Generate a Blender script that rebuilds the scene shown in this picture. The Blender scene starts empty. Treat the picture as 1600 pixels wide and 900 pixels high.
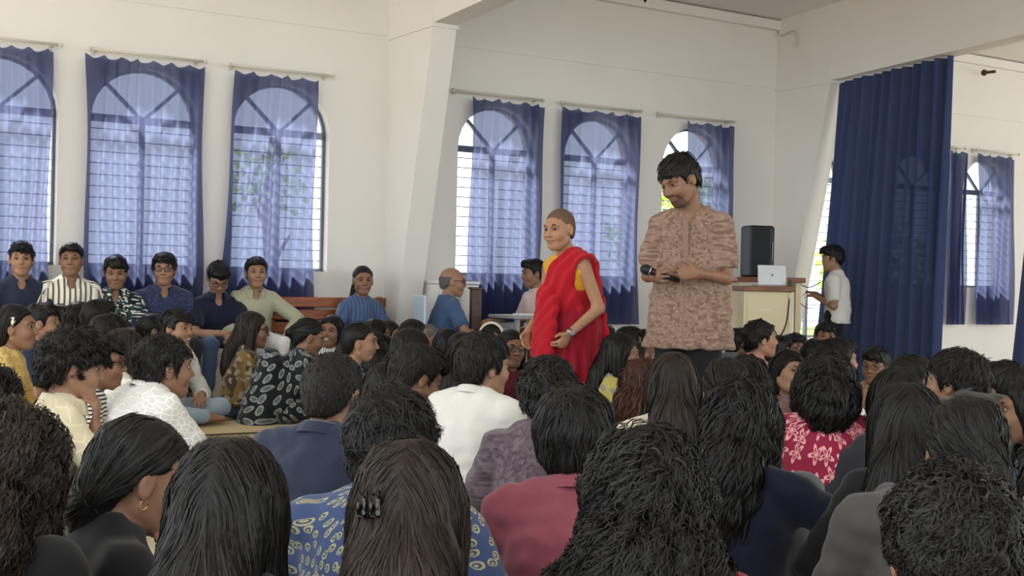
import bpy, math, random, time
import numpy as np
from mathutils import Matrix, Vector
T0 = time.time()
random.seed(7); rng = np.random.default_rng(11)
scene = bpy.context.scene
COL = scene.collection

# ------------------------------------------------------------------ camera
F_PX = 2000.0; CAM_H = 1.0
cam_d = bpy.data.cameras.new('camera'); cam = bpy.data.objects.new('camera', cam_d); COL.objects.link(cam)
cam_d.sensor_width = 36.0; cam_d.lens = 36.0 * F_PX / 1600.0; cam_d.clip_start = 0.05; cam_d.clip_end = 300
CAM_M = Matrix.Translation((0, 0, CAM_H)) @ Matrix.Rotation(math.radians(90 - 0.29), 4, 'X') @ Matrix.Rotation(math.radians(1.25), 4, 'Z')
cam.matrix_world = CAM_M
scene.camera = cam

# ------------------------------------------------------------------ light
world = bpy.data.worlds.new('world'); scene.world = world; world.use_nodes = True
wn = world.node_tree.nodes; wl = world.node_tree.links; wn.clear()
w_out = wn.new('ShaderNodeOutputWorld'); w_bg = wn.new('ShaderNodeBackground')
w_bg.inputs[0].default_value = (0.91, 0.97, 1.0, 1); w_bg.inputs[1].default_value = 2.0
wl.new(w_bg.outputs[0], w_out.inputs[0])
sun_d = bpy.data.lights.new('sun', 'SUN'); sun_d.energy = 9.0; sun_d.angle = math.radians(9.0); sun_d.color = (1.0, 0.96, 0.88)
sun = bpy.data.objects.new('sun', sun_d); COL.objects.link(sun); sun.rotation_euler = Vector((0.539 * 0.66, -0.842 * 0.66, -0.75)).to_track_quat('-Z', 'Y').to_euler()
scene.view_settings.view_transform = 'Standard'; scene.view_settings.look = 'None'
scene.view_settings.exposure = 0.55; scene.view_settings.gamma = 1.0
scene.view_settings.use_curve_mapping = False

def pix(px, py, Z):
    """point seen at pixel (px,py) of the 1600x900 frame, Z metres in front of the lens"""
    v = CAM_M @ Vector(((px - 800) / F_PX * Z, -(py - 450) / F_PX * Z, -Z))
    return np.array(v)

# ------------------------------------------------------------------ wall frame: a runs along the window wall, t towards the room
WU = np.array([0.842, 0.539, 0]); WN = np.array([0.539, -0.842, 0]); W0 = np.array([-2.91, 10.2, 0])
WALL_ANG = math.atan2(0.539, 0.842)
def W(a, t, z):
    return W0 + WU * a + WN * t + np.array([0, 0, z])
def wall_a(px, t=0.0, z=1.0):
    """a of the wall-frame point at distance t from the wall that shows in pixel column px"""
    lo, hi = -8.0, 30.0
    inv = CAM_M.inverted()
    for _ in range(50):
        m = (lo + hi) / 2
        v = inv @ Vector(W(m, t, z))
        x = 800 + F_PX * v.x / -v.z
        if x < px: lo = m
        else: hi = m
    return lo
def depth_of(p):
    return -(CAM_M.inverted() @ Vector(p)).z

# ------------------------------------------------------------------ object helpers
def tag(o, label=None, cat=None, group=None, kind=None):
    if label: o['label'] = label
    if cat: o['category'] = cat
    if group: o['group'] = group
    if kind: o['kind'] = kind
    return o
def empty(name, loc, rz=0.0):
    o = bpy.data.objects.new(name, None); COL.objects.link(o)
    o.location = tuple(loc); o.rotation_euler = (0, 0, rz); o.empty_display_size = 0.1
    return o
def link(name, me, mat=None, parent=None):
    o = bpy.data.objects.new(name, me); COL.objects.link(o)
    if mat is not None:
        ms = mat if isinstance(mat, (list, tuple)) else [mat]
        if len(me.materials) == 0:
            for m in ms: me.materials.append(m)
    if parent is not None: o.parent = parent
    return o
def mesh_np(name, V, Q, smooth=True, attrs=None, mi=None):
    """V (n,3), Q (m,3|4) arrays or a list of such"""
    me = bpy.data.meshes.new(name)
    Qs = Q if isinstance(Q, list) else [Q]
    Qs = [np.asarray(q, dtype=np.int32) for q in Qs if len(q)]
    V = np.asarray(V, dtype=np.float32)
    nl = sum(q.size for q in Qs); npoly = sum(len(q) for q in Qs)
    me.vertices.add(len(V)); me.vertices.foreach_set('co', V.ravel())
    me.loops.add(nl); me.polygons.add(npoly)
    me.loops.foreach_set('vertex_index', np.concatenate([q.ravel() for q in Qs]))
    ls = []; st = 0
    for q in Qs:
        k = q.shape[1]; ls.append(st + np.arange(len(q), dtype=np.int32) * k); st += q.size
    me.polygons.foreach_set('loop_start', np.concatenate(ls).astype(np.int32))
    if smooth: me.polygons.foreach_set('use_smooth', np.ones(npoly, dtype=bool))
    if mi is not None: me.polygons.foreach_set('material_index', np.asarray(mi, dtype=np.int32))
    me.update(calc_edges=True)
    for nm, (typ, arr) in (attrs or {}).items():
        at = me.attributes.new(nm, typ, 'POINT')
        at.data.foreach_set('color' if 'COLOR' in typ else ('vector' if 'VECTOR' in typ else 'value'), np.asarray(arr, dtype=np.float32).ravel())
    return me

class MB:
    """collects boxes, bars and tubes in one mesh"""
    def __init__(s): s.v = []; s.f = []
    def add(s, V, Fs):
        o = len(s.v); s.v += [tuple(map(float, p)) for p in V]; s.f += [tuple(i + o for i in q) for q in Fs]; return s
    def box(s, c, d, R=None, bev=0.0):
        c = np.array(c, float); h = np.array(d, float) / 2
        if bev > 0:
            b = min(bev, h.min() * 0.9)
            V = []; Fs = []
            # chamfered box: 24 verts
            idx = {}
            for sx in (-1, 1):
                for sy in (-1, 1):
                    for sz in (-1, 1):
                        sg = np.array([sx, sy, sz])
                        for ax in range(3):
                            p = sg * (h - b); p = p.astype(float); p[ax] = sg[ax] * h[ax]
                            idx[(sx, sy, sz, ax)] = len(V); V.append(p)
            for ax in range(3):
                o1, o2 = [q for q in range(3) if q != ax]
                for sg in (-1, 1):
                    L = []
                    for a, b2 in ((-1, -1), (1, -1), (1, 1), (-1, 1)):
                        k = [0, 0, 0]; k[ax] = sg; k[o1] = a; k[o2] = b2; L.append(idx[(*k, ax)])
                    flip = (sg > 0) == (ax == 1)
                    Fs.append(tuple(L[::-1] if flip else L))
            for ax in range(3):
                o1, o2 = [q for q in range(3) if q != ax]
                for a in (-1, 1):
                    for b2 in (-1, 1):
                        k1 = [0, 0, 0]; k1[o1] = a; k1[o2] = b2; k2 = list(k1); k1[ax] = -1; k2[ax] = 1
                        L = [idx[(*k1, o1)], idx[(*k2, o1)], idx[(*k2, o2)], idx[(*k1, o2)]]
                        Fs.append(tuple(L))
            for sx in (-1, 1):
                for sy in (-1, 1):
                    for sz in (-1, 1):
                        Fs.append((idx[(sx, sy, sz, 0)], idx[(sx, sy, sz, 1)], idx[(sx, sy, sz, 2)]))
            V = np.array(V)
        else:
            V = np.array([[x, y, z] for x in (-1, 1) for y in (-1, 1) for z in (-1, 1)]) * h
            Fs = [(0, 1, 3, 2), (4, 6, 7, 5), (0, 4, 5, 1), (2, 3, 7, 6), (0, 2, 6, 4), (1, 5, 7, 3)]
        if R is not None: V = V @ np.array(R).T
        return s.add(V + c, Fs)
    def tube(s, pts, r, n=8, cap=True):
        pts = [np.array(p, float) for p in pts]; rs = r if isinstance(r, (list, tuple, np.ndarray)) else [r] * len(pts)
        V = []; Fs = []; up = None
        for i, p in enumerate(pts):
            tdir = pts[min(i + 1, len(pts) - 1)] - pts[max(i - 1, 0)]; tdir = tdir / (np.linalg.norm(tdir) + 1e-9)
            if up is None:
                up = np.array([0, 0, 1.0]) if abs(tdir[2]) < 0.9 else np.array([1.0, 0, 0])
            sd = np.cross(tdir, up); sd /= np.linalg.norm(sd) + 1e-9; up = np.cross(sd, tdir)
            for k in range(n):
                a = 2 * math.pi * k / n; V.append(p + rs[i] * (math.cos(a) * sd + math.sin(a) * up))
        for i in range(len(pts) - 1):
            for k in range(n):
                Fs.append((i * n + k, i * n + (k + 1) % n, (i + 1) * n + (k + 1) % n, (i + 1) * n + k))
        if cap: Fs.append(tuple(range(n))[::-1]); Fs.append(tuple((len(pts) - 1) * n + k for k in range(n)))
        return s.add(V, Fs)
    def sphere(s, c, r, nu=10, nv=6):
        c = np.array(c, float); r = np.array([r] * 3 if np.isscalar(r) else r, float); V = []; Fs = []
        for j in range(nv + 1):
            ph = math.pi * j / nv
            for i in range(nu):
                th = 2 * math.pi * i / nu; V.append(c + r * np.array([math.sin(ph) * math.cos(th), math.sin(ph) * math.sin(th), math.cos(ph)]))
        for j in range(nv):
            for i in range(nu): Fs.append((j * nu + i, (j + 1) * nu + i, (j + 1) * nu + (i + 1) % nu, j * nu + (i + 1) % nu))
        return s.add(V, Fs)
    def mesh(s, name, smooth=False):
        me = bpy.data.meshes.new(name); me.from_pydata(s.v, [], s.f); me.validate()
        if smooth: me.polygons.foreach_set('use_smooth', [True] * len(me.polygons))
        me.update(); return me
    def build(s, name, mat, parent=None, smooth=False):
        return link(name, s.mesh(name, smooth), mat, parent)

# ------------------------------------------------------------------ materials
def srgb(r, g, b):
    f = lambda c: (c / 255 / 12.92) if c / 255 <= 0.04045 else ((c / 255 + 0.055) / 1.055) ** 2.4
    return (f(r), f(g), f(b), 1.0)
class NT:
    def __init__(s, name):
        s.m = bpy.data.materials.new(name); s.m.use_nodes = True; s.t = s.m.node_tree; s.t.nodes.clear()
        s.out = s.n('ShaderNodeOutputMaterial')
    def n(s, typ, **kw):
        nd = s.t.nodes.new(typ)
        for k, v in kw.items(): setattr(nd, k, v)
        return nd
    def set(s, sock, v):
        if isinstance(v, bpy.types.NodeSocket): s.t.links.new(v, sock)
        else: sock.default_value = v
    def math(s, op, a, b=None, c=None):
        nd = s.n('ShaderNodeMath', operation=op); s.set(nd.inputs[0], a)
        if b is not None: s.set(nd.inputs[1], b)
        if c is not None: s.set(nd.inputs[2], c)
        return nd.outputs[0]
    def mix(s, fac, a, b):
        nd = s.n('ShaderNodeMix', data_type='RGBA'); s.set(nd.inputs[0], fac); s.set(nd.inputs[6], a); s.set(nd.inputs[7], b); return nd.outputs[2]
    def noise(s, vec, scale, detail=2.0, dist=0.0):
        nd = s.n('ShaderNodeTexNoise'); 
        if vec is not None: s.set(nd.inputs['Vector'], vec)
        nd.inputs['Scale'].default_value = scale; nd.inputs['Detail'].default_value = detail; nd.inputs['Distortion'].default_value = dist
        return nd.outputs[0]
    def ramp(s, fac, stops, const=False):
        nd = s.n('ShaderNodeValToRGB'); s.set(nd.inputs[0], fac); cr = nd.color_ramp
        if const: cr.interpolation = 'CONSTANT'
        while len(cr.elements) < len(stops): cr.elements.new(0.5)
        for e, (p, c) in zip(cr.elements, stops): e.position = p; e.color = c
        return nd.outputs[0]
    def attr(s, name):
        return s.n('ShaderNodeAttribute', attribute_name=name)
    def sep(s, v):
        nd = s.n('ShaderNodeSeparateXYZ'); s.set(nd.inputs[0], v); return nd.outputs
    def comb(s, x, y, z=0.0):
        nd = s.n('ShaderNodeCombineXYZ'); s.set(nd.inputs[0], x); s.set(nd.inputs[1], y); s.set(nd.inputs[2], z); return nd.outputs[0]
    def bsdf(s, col, rough=0.7, spec=0.3, metal=0.0, bump=None, bstr=0.3, bdist=0.002, sheen=0.0, **kw):
        b = s.n('ShaderNodeBsdfPrincipled'); s.set(b.inputs['Base Color'], col); s.set(b.inputs['Roughness'], rough)
        b.inputs['Specular IOR Level'].default_value = spec; b.inputs['Metallic'].default_value = metal
        if sheen: b.inputs['Sheen Weight'].default_value = sheen
        for k, v in kw.items(): s.set(b.inputs[k.replace('_', ' ')], v)
        if bump is not None:
            bn = s.n('ShaderNodeBump'); bn.inputs['Strength'].default_value = bstr; bn.inputs['Distance'].default_value = bdist
            s.set(bn.inputs['Height'], bump); s.t.links.new(bn.outputs[0], b.inputs['Normal'])
        s.t.links.new(b.outputs[0], s.out.inputs[0]); return s.m
    def obco(s):
        return s.n('ShaderNodeTexCoord').outputs['Object']
MATS = {}
def plain(name, col, rough=0.6, spec=0.3, metal=0.0, nscale=20.0, var=0.08, bump=0.0):
    if name in MATS: return MATS[name]
    t = NT(name); nz = t.noise(t.obco(), nscale, 3.0)
    dk = tuple(c * (1 - var) for c in col[:3]) + (1,); lt = tuple(min(1, c * (1 + var)) for c in col[:3]) + (1,)
    m = t.bsdf(t.mix(nz, dk, lt), rough, spec, metal, bump=nz if bump else None, bstr=bump)
    MATS[name] = m; return m
def wood(name, c1, c2, scale=(2, 30, 30), rough=0.4):
    if name in MATS: return MATS[name]
    t = NT(name); mp = t.n('ShaderNodeMapping'); t.set(mp.inputs[0], t.obco()); mp.inputs['Scale'].default_value = scale
    nz = t.noise(mp.outputs[0], 1.5, 4.0, 1.2)
    m = t.bsdf(t.ramp(nz, [(0.3, c1), (0.7, c2)]), rough, 0.4, bump=nz, bstr=0.15); MATS[name] = m; return m

def hair_mat(name, col=(0.012, 0.010, 0.010, 1), rough=0.42):
    if name in MATS: return MATS[name]
    t = NT(name); at = t.attr('tint')
    c2 = tuple(min(1, c * 2.2 + 0.004) for c in col[:3]) + (1,)
    m = t.bsdf(t.mix(at.outputs['Fac'], col, c2), rough + 0.06, 0.20); MATS[name] = m; return m
def skin_mat():
    if 'skin' in MATS: return MATS['skin']
    t = NT('skin'); at = t.attr('skin_col'); nz = t.noise(t.obco(), 60, 3.0)
    hs = t.n('ShaderNodeHueSaturation'); t.set(hs.inputs['Color'], at.outputs['Color']); t.set(hs.inputs['Value'], t.math('MULTIPLY_ADD', nz, 0.2, 0.9))
    m = t.bsdf(hs.outputs[0], 0.5, 0.35, bump=nz, bstr=0.08, Subsurface_Weight=0.06, Subsurface_Radius=(0.01, 0.004, 0.002)); MATS['skin'] = m; return m

def cloth(name, pat='plain', c1=(0.5, 0.5, 0.5, 1), c2=None, c3=None, k=10.0, k2=10.0, r=0.35, rough=0.85):
    """procedural fabric; pattern coordinates come from the garment's own unwrap (attribute puv, metres)"""
    if name in MATS: return MATS[name]
    t = NT(name); uv = t.attr('puv').outputs['Vector']; u, v, _ = t.sep(uv)
    weave = t.noise(uv, 900.0, 1.0); blot = t.noise(uv, 12.0, 3.0)
    if pat == 'plain':
        col = c1
    elif pat == 'stripes':
        w = t.math('FRACT', t.math('MULTIPLY', u, k)); col = t.mix(t.math('GREATER_THAN', w, r), c1, c2)
    elif pat == 'hstripes':
        w = t.math('FRACT', t.math('MULTIPLY', v, k)); col = t.mix(t.math('GREATER_THAN', w, r), c1, c2)
    elif pat == 'chevron':
        tri = t.math('PINGPONG', t.math('MULTIPLY', u, k2), 0.5)
        w = t.math('FRACT', t.math('ADD', t.math('MULTIPLY', v, k), t.math('MULTIPLY', tri, 1.6)))
        col = t.mix(t.math('GREATER_THAN', w, r), c1, c2)
    elif pat in ('motif', 'petal', 'leaf', 'ring'):
        # a jittered half-drop repeat of one motif
        kx, ky = k, k2
        vu = t.comb(t.math('MULTIPLY', u, kx), t.math('MULTIPLY', v, ky), 0.0)
        vo = t.n('ShaderNodeTexVoronoi', voronoi_dimensions='2D', feature='F1'); t.set(vo.inputs['Vector'], vu)
        vo.inputs['Scale'].default_value = 1.0; vo.inputs['Randomness'].default_value = 0.55
        sub = t.n('ShaderNodeVectorMath', operation='SUBTRACT'); t.set(sub.inputs[0], vu); t.set(sub.inputs[1], vo.outputs['Position'])
        x, y, _ = t.sep(sub.outputs[0])
        cx, cy, _ = t.sep(vo.outputs['Color'])
        th = t.math('MULTIPLY', cx, 2.2)
        cs = t.math('COSINE', th); sn = t.math('SINE', th)
        xr = t.math('SUBTRACT', t.math('MULTIPLY', x, cs), t.math('MULTIPLY', y, sn)); yr = t.math('ADD', t.math('MULTIPLY', x, sn), t.math('MULTIPLY', y, cs))
        if pat == 'leaf':
            xr = t.math('MULTIPLY', xr, 1.9)
        rad = t.math('SQRT', t.math('ADD', t.math('MULTIPLY', xr, xr), t.math('MULTIPLY', yr, yr)))
        an = t.math('ARCTAN2', yr, xr)
        if pat == 'petal':
            lim = t.math('MULTIPLY_ADD', t.math('COSINE', t.math('MULTIPLY', an, 5.0)), r * 0.35, r * 0.75)
        elif pat == 'leaf':
            lim = t.math('ADD', r, 0.0)
        else:
            lim = t.math('MULTIPLY_ADD', t.math('SINE', an), r * 0.35, r * 0.7)
        inside = t.math('LESS_THAN', rad, lim)
        inner = t.math('LESS_THAN', rad, t.math('MULTIPLY', lim, 0.62))
        core = t.math('LESS_THAN', rad, t.math('MULTIPLY', lim, 0.3))
        col = t.mix(inside, c1, c2)
        if c3 is not None:
            col = t.mix(inner, col, c3)
            if pat != 'leaf': col = t.mix(core, col, c2)
    elif pat == 'mosaic':
        vu = t.comb(t.math('MULTIPLY', u, k), t.math('MULTIPLY', v, k2), 0.0)
        vo = t.n('ShaderNodeTexVoronoi', voronoi_dimensions='2D', feature='DISTANCE_TO_EDGE'); t.set(vo.inputs['Vector'], vu); vo.inputs['Scale'].default_value = 1.0
        col = t.mix(t.math('GREATER_THAN', vo.outputs['Distance'], r), c1, c2)
    elif pat == 'camo':
        vu = t.comb(t.math('MULTIPLY', u, k), t.math('MULTIPLY', v, k2), 0.0)
        n1 = t.noise(vu, 1.0, 1.5); n2 = t.noise(vu, 1.7, 1.0)
        col = t.mix(t.math('GREATER_THAN', n1, 0.52), c1, c2)
        col = t.mix(t.math('GREATER_THAN', n2, 0.57), col, c3 if c3 else c2)
    shade = t.math('MULTIPLY_ADD', blot, 0.16, 0.92)
    hs = t.n('ShaderNodeHueSaturation'); t.set(hs.inputs['Color'], col); t.set(hs.inputs['Value'], shade)
    m = t.bsdf(hs.outputs[0], rough, 0.15, bump=weave, bstr=0.25, bdist=0.001, sheen=0.15)
    MATS[name] = m; return m

# ================================================================== people: distance fields meshed with surface nets
def axis(lo, hi, step, fine=()):
    xs = [lo]
    while xs[-1] < hi:
        x = xs[-1]; st = step
        for a, b, s in fine:
            if a - st <= x <= b: st = min(st, s)
        xs.append(x + st)
    return np.array(xs)
class Field:
    def __init__(s, lo, hi, step, fine=()):
        """fine: list of (lo3, hi3, step)"""
        s.ax = [axis(lo[i], hi[i], step, [(f[0][i], f[1][i], f[2]) for f in fine]) for i in range(3)]
        s.D = np.full([len(a) for a in s.ax], 0.5)
    def block(s, lo, hi, m):
        sl = []
        for i in range(3):
            a = s.ax[i]; i0 = max(0, np.searchsorted(a, lo[i] - m) - 1); i1 = min(len(a), np.searchsorted(a, hi[i] + m) + 1)
            if i1 <= i0: return None
            sl.append(slice(i0, i1))
        X = s.ax[0][sl[0]][:, None, None]; Y = s.ax[1][sl[1]][None, :, None]; Z = s.ax[2][sl[2]][None, None, :]
        return tuple(sl), X, Y, Z
    def add(s, prim, k=0.02, sub=False):
        fn, lo, hi = prim
        b = s.block(lo, hi, max(k, 0.01) + 0.05)
        if b is None: return
        sl, X, Y, Z = b
        d = fn(X, Y, Z); D = s.D[sl]
        if sub:
            h = np.clip(0.5 - 0.5 * (D + d) / k, 0, 1); s.D[sl] = D + (-d - D) * h + k * h * (1 - h)
        else:
            h = np.clip(0.5 + 0.5 * (d - D) / k, 0, 1); s.D[sl] = d + (D - d) * h - k * h * (1 - h)
    def grids(s):
        return s.ax[0][:, None, None], s.ax[1][None, :, None], s.ax[2][None, None, :]
    def sample(s, P):
        D = s.D; idx = []; fr = []
        for i in range(3):
            a = s.ax[i]; j = np.clip(np.searchsorted(a, P[:, i]) - 1, 0, len(a) - 2); idx.append(j); fr.append(np.clip((P[:, i] - a[j]) / (a[j + 1] - a[j]), 0, 1))
        x, y, z = idx; fx, fy, fz = fr
        c00 = D[x, y, z] * (1 - fx) + D[x + 1, y, z] * fx; c10 = D[x, y + 1, z] * (1 - fx) + D[x + 1, y + 1, z] * fx
        c01 = D[x, y, z + 1] * (1 - fx) + D[x + 1, y, z + 1] * fx; c11 = D[x, y + 1, z + 1] * (1 - fx) + D[x + 1, y + 1, z + 1] * fx
        return (c00 * (1 - fy) + c10 * fy) * (1 - fz) + (c01 * (1 - fy) + c11 * fy) * fz
    def grad(s, P, e=0.006):
        g = np.zeros_like(P)
        for i in range(3):
            q = P.copy(); q[:, i] += e; r = P.copy(); r[:, i] -= e; g[:, i] = s.sample(q) - s.sample(r)
        return g / (np.linalg.norm(g, axis=1, keepdims=True) + 1e-9)
    def mesh(s):
        D = s.D; 
        D[0] = np.maximum(D[0], 1e-3); D[-1] = np.maximum(D[-1], 1e-3); D[:, 0] = np.maximum(D[:, 0], 1e-3); D[:, -1] = np.maximum(D[:, -1], 1e-3); D[:, :, 0] = np.maximum(D[:, :, 0], 1e-3); D[:, :, -1] = np.maximum(D[:, :, -1], 1e-3)
        S = D < 0; c = S.astype(np.int8)
        n = c[:-1] + c[1:]; n = n[:, :-1] + n[:, 1:]; n = n[:, :, :-1] + n[:, :, 1:]
        ids = np.argwhere((n > 0) & (n < 8))
        if len(ids) == 0: return np.zeros((0, 3)), np.zeros((0, 4), int)
        gid = np.full(n.shape, -1, dtype=np.int32); gid[ids[:, 0], ids[:, 1], ids[:, 2]] = np.arange(len(ids))
        off = np.array([[i, j, k] for i in (0, 1) for j in (0, 1) for k in (0, 1)])
        cor = ids[:, None, :] + off[None]
        vals = D[cor[..., 0], cor[..., 1], cor[..., 2]]
        pos = np.stack([s.ax[i][cor[..., i]] for i in range(3)], -1)
        acc = np.zeros((len(ids), 3)); cnt = np.zeros((len(ids), 1))
        for a in range(8):
            for b in range(a + 1, 8):
                if np.abs(off[a] - off[b]).sum() != 1: continue
                m = (vals[:, a] < 0) != (vals[:, b] < 0)
                if not m.any(): continue
                t = vals[m, a] / (vals[m, a] - vals[m, b]); acc[m] += pos[m, a] * (1 - t)[:, None] + pos[m, b] * t[:, None]; cnt[m] += 1
        V = acc / cnt
        Q = []
        for ax in range(3):
            o1, o2 = [(1, 2), (2, 0), (0, 1)][ax]
            sl0 = [slice(None)] * 3; sl1 = [slice(None)] * 3; sl0[ax] = slice(0, -1); sl1[ax] = slice(1, None)
            e = np.argwhere(S[tuple(sl0)] != S[tuple(sl1)])
            e = e[(e[:, o1] > 0) & (e[:, o2] > 0) & (e[:, o1] < D.shape[o1] - 1) & (e[:, o2] < D.shape[o2] - 1)]
            if not len(e): continue
            def g(d1, d2):
                q = e.copy(); q[:, o1] -= d1; q[:, o2] -= d2; return gid[q[:, 0], q[:, 1], q[:, 2]]
            q = np.stack([g(1, 1), g(0, 1), g(0, 0), g(1, 0)], 1)
            ins = S[e[:, 0], e[:, 1], e[:, 2]]; q[~ins] = q[~ins][:, ::-1]; Q.append(q)
        Q = np.concatenate(Q); Q = Q[(Q >= 0).all(1)]
        return V, Q
def keep_main(V, Q):
    """drop crumbs: keep only the component with most faces"""
    n = len(V); lab = np.arange(n)
    for _ in range(400):
        m = lab[Q].min(1); new = lab.copy()
        for c in range(4): np.minimum.at(new, Q[:, c], m)
        new = new[new]
        if (new == lab).all(): break
        lab = new
    if n == 0: return V, Q
    cnt = np.bincount(lab[Q[:, 0]], minlength=n); kq = lab[Q[:, 0]] == cnt.argmax()
    Q = Q[kq]; u, inv = np.unique(Q, return_inverse=True)
    return V[u], inv.reshape(Q.shape)

# ---- primitives: (function, lo, hi)
I3 = np.eye(3)
def ell(c, r, R=I3):
    c = np.array(c, float); r = np.array(r, float); m = r.max()
    ext = np.sqrt(((np.abs(R) * r) ** 2).sum(1))
    def fn(X, Y, Z):
        x, y, z = X - c[0], Y - c[1], Z - c[2]
        a = (R[0, 0] * x + R[1, 0] * y + R[2, 0] * z) / r[0]; b = (R[0, 1] * x + R[1, 1] * y + R[2, 1] * z) / r[1]; e = (R[0, 2] * x + R[1, 2] * y + R[2, 2] * z) / r[2]
        k0 = np.sqrt(a * a + b * b + e * e) + 1e-9; k1 = np.sqrt((a / r[0]) ** 2 + (b / r[1]) ** 2 + (e / r[2]) ** 2) + 1e-9
        return k0 * (k0 - 1) / k1
    return fn, c - ext, c + ext
def cap(a, b, ra, rb, flat=None, ff=1.0, cut=False):
    """tapered capsule a->b; flat = direction in which the section is squeezed by ff; cut = flat end at b"""
    a = np.array(a, float); b = np.array(b, float); ab = b - a; L2 = ab @ ab + 1e-12; L = math.sqrt(L2); R = max(ra, rb)
    fl = None if flat is None else np.array(flat, float) / np.linalg.norm(flat)
    def fn(X, Y, Z):
        x, y, z = X - a[0], Y - a[1], Z - a[2]
        h0 = (x * ab[0] + y * ab[1] + z * ab[2]) / L2; h = np.clip(h0, 0, 1)
        x, y, z = x - h * ab[0], y - h * ab[1], z - h * ab[2]
        d2 = x * x + y * y + z * z
        if fl is not None:
            w = x * fl[0] + y * fl[1] + z * fl[2]; d2 = d2 + w * w * (1 / (ff * ff) - 1)
        d = np.sqrt(d2 + 1e-12) - (ra + h * (rb - ra))
        if fl is not None: d = d * (0.5 + 0.5 * ff)
        if cut: d = np.maximum(d, (h0 - 1) * L)
        return d
    return fn, np.minimum(a, b) - R, np.maximum(a, b) + R
def bump3(X, Y, Z, sc, ph=0.0):
    return (np.sin(X * sc + 1.7 * np.sin(Z * sc * 0.6 + ph) + ph) * np.sin(Y * sc * 0.9 + 1.3 * np.sin(X * sc * 0.7 + ph * 2)) + np.sin(Z * sc * 1.1 + 1.5 * np.sin(Y * sc * 0.8 - ph) + ph * 3) * 0.7)

def rotm(yaw=0, pitch=0, roll=0):
    """columns are the head's right, forward and up; degrees; pitch > 0 nods down, yaw > 0 turns to the left"""
    return np.array((Matrix.Rotation(math.radians(yaw), 3, 'Z') @ Matrix.Rotation(math.radians(-pitch), 3, 'X') @ Matrix.Rotation(math.radians(roll), 3, 'Y')))

def hand_prims(wr, d, nrm, side, curl=0.5, sc=1.0, grip=0.0):
    """palm + five fingers; d = direction of the hand, nrm = palm side, side = +1 when the thumb lies along cross(d,nrm)"""
    wr = np.array(wr, float); d = np.array(d, float); d /= np.linalg.norm(d); nrm = np.array(nrm, float); nrm -= d * (nrm @ d); nrm /= np.linalg.norm(nrm)
    sd = np.cross(d, nrm) * side
    P = []
    pal = wr + d * 0.085 * sc
    P.append((cap(wr + d * 0.015 * sc, pal - d * 0.01 * sc, 0.030 * sc, 0.038 * sc, nrm, 0.42), 0.012))
    lens = [0.068, 0.078, 0.072, 0.056]
    for i, L in enumerate(lens):
        o = (1.5 - i) * 0.0195 * sc; base = wr + d * (0.078 - 0.006 * abs(i - 1.2)) * sc + sd * o
        c1 = curl * 0.9 + 0.05 * i; c2 = curl * 1.9 + 0.1 * i
        d1 = d * math.cos(c1) + nrm * math.sin(c1); d2 = d * math.cos(c2) + nrm * math.sin(c2)
        k1 = base + d1 * L * 0.5 * sc + sd * (o * 0.12); k2 = k1 + d2 * L * 0.5 * sc
        P.append((cap(base, k1, 0.0098 * sc, 0.0088 * sc), 0.005)); P.append((cap(k1, k2, 0.0088 * sc, 0.0068 * sc), 0.004))
    tb = wr + d * 0.028 * sc + sd * 0.026 * sc; t1 = tb + (d * 0.6 + sd * 0.75 + nrm * (0.3 + grip)) * 0.036 * sc; t2 = t1 + (d * 0.85 + sd * 0.2 + nrm * (0.35 + grip)) * 0.032 * sc
    P.append((cap(tb, t1, 0.014 * sc, 0.011 * sc), 0.012)); P.append((cap(t1, t2, 0.0105 * sc, 0.0078 * sc), 0.004))
    return P, wr + d * 0.09 * sc

SKIN = {'light': (0.40, 0.225, 0.150), 'mid': (0.315, 0.170, 0.108), 'tan': (0.245, 0.128, 0.080), 'dark': (0.16, 0.082, 0.052), 'monk': (0.40, 0.215, 0.128)}

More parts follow.
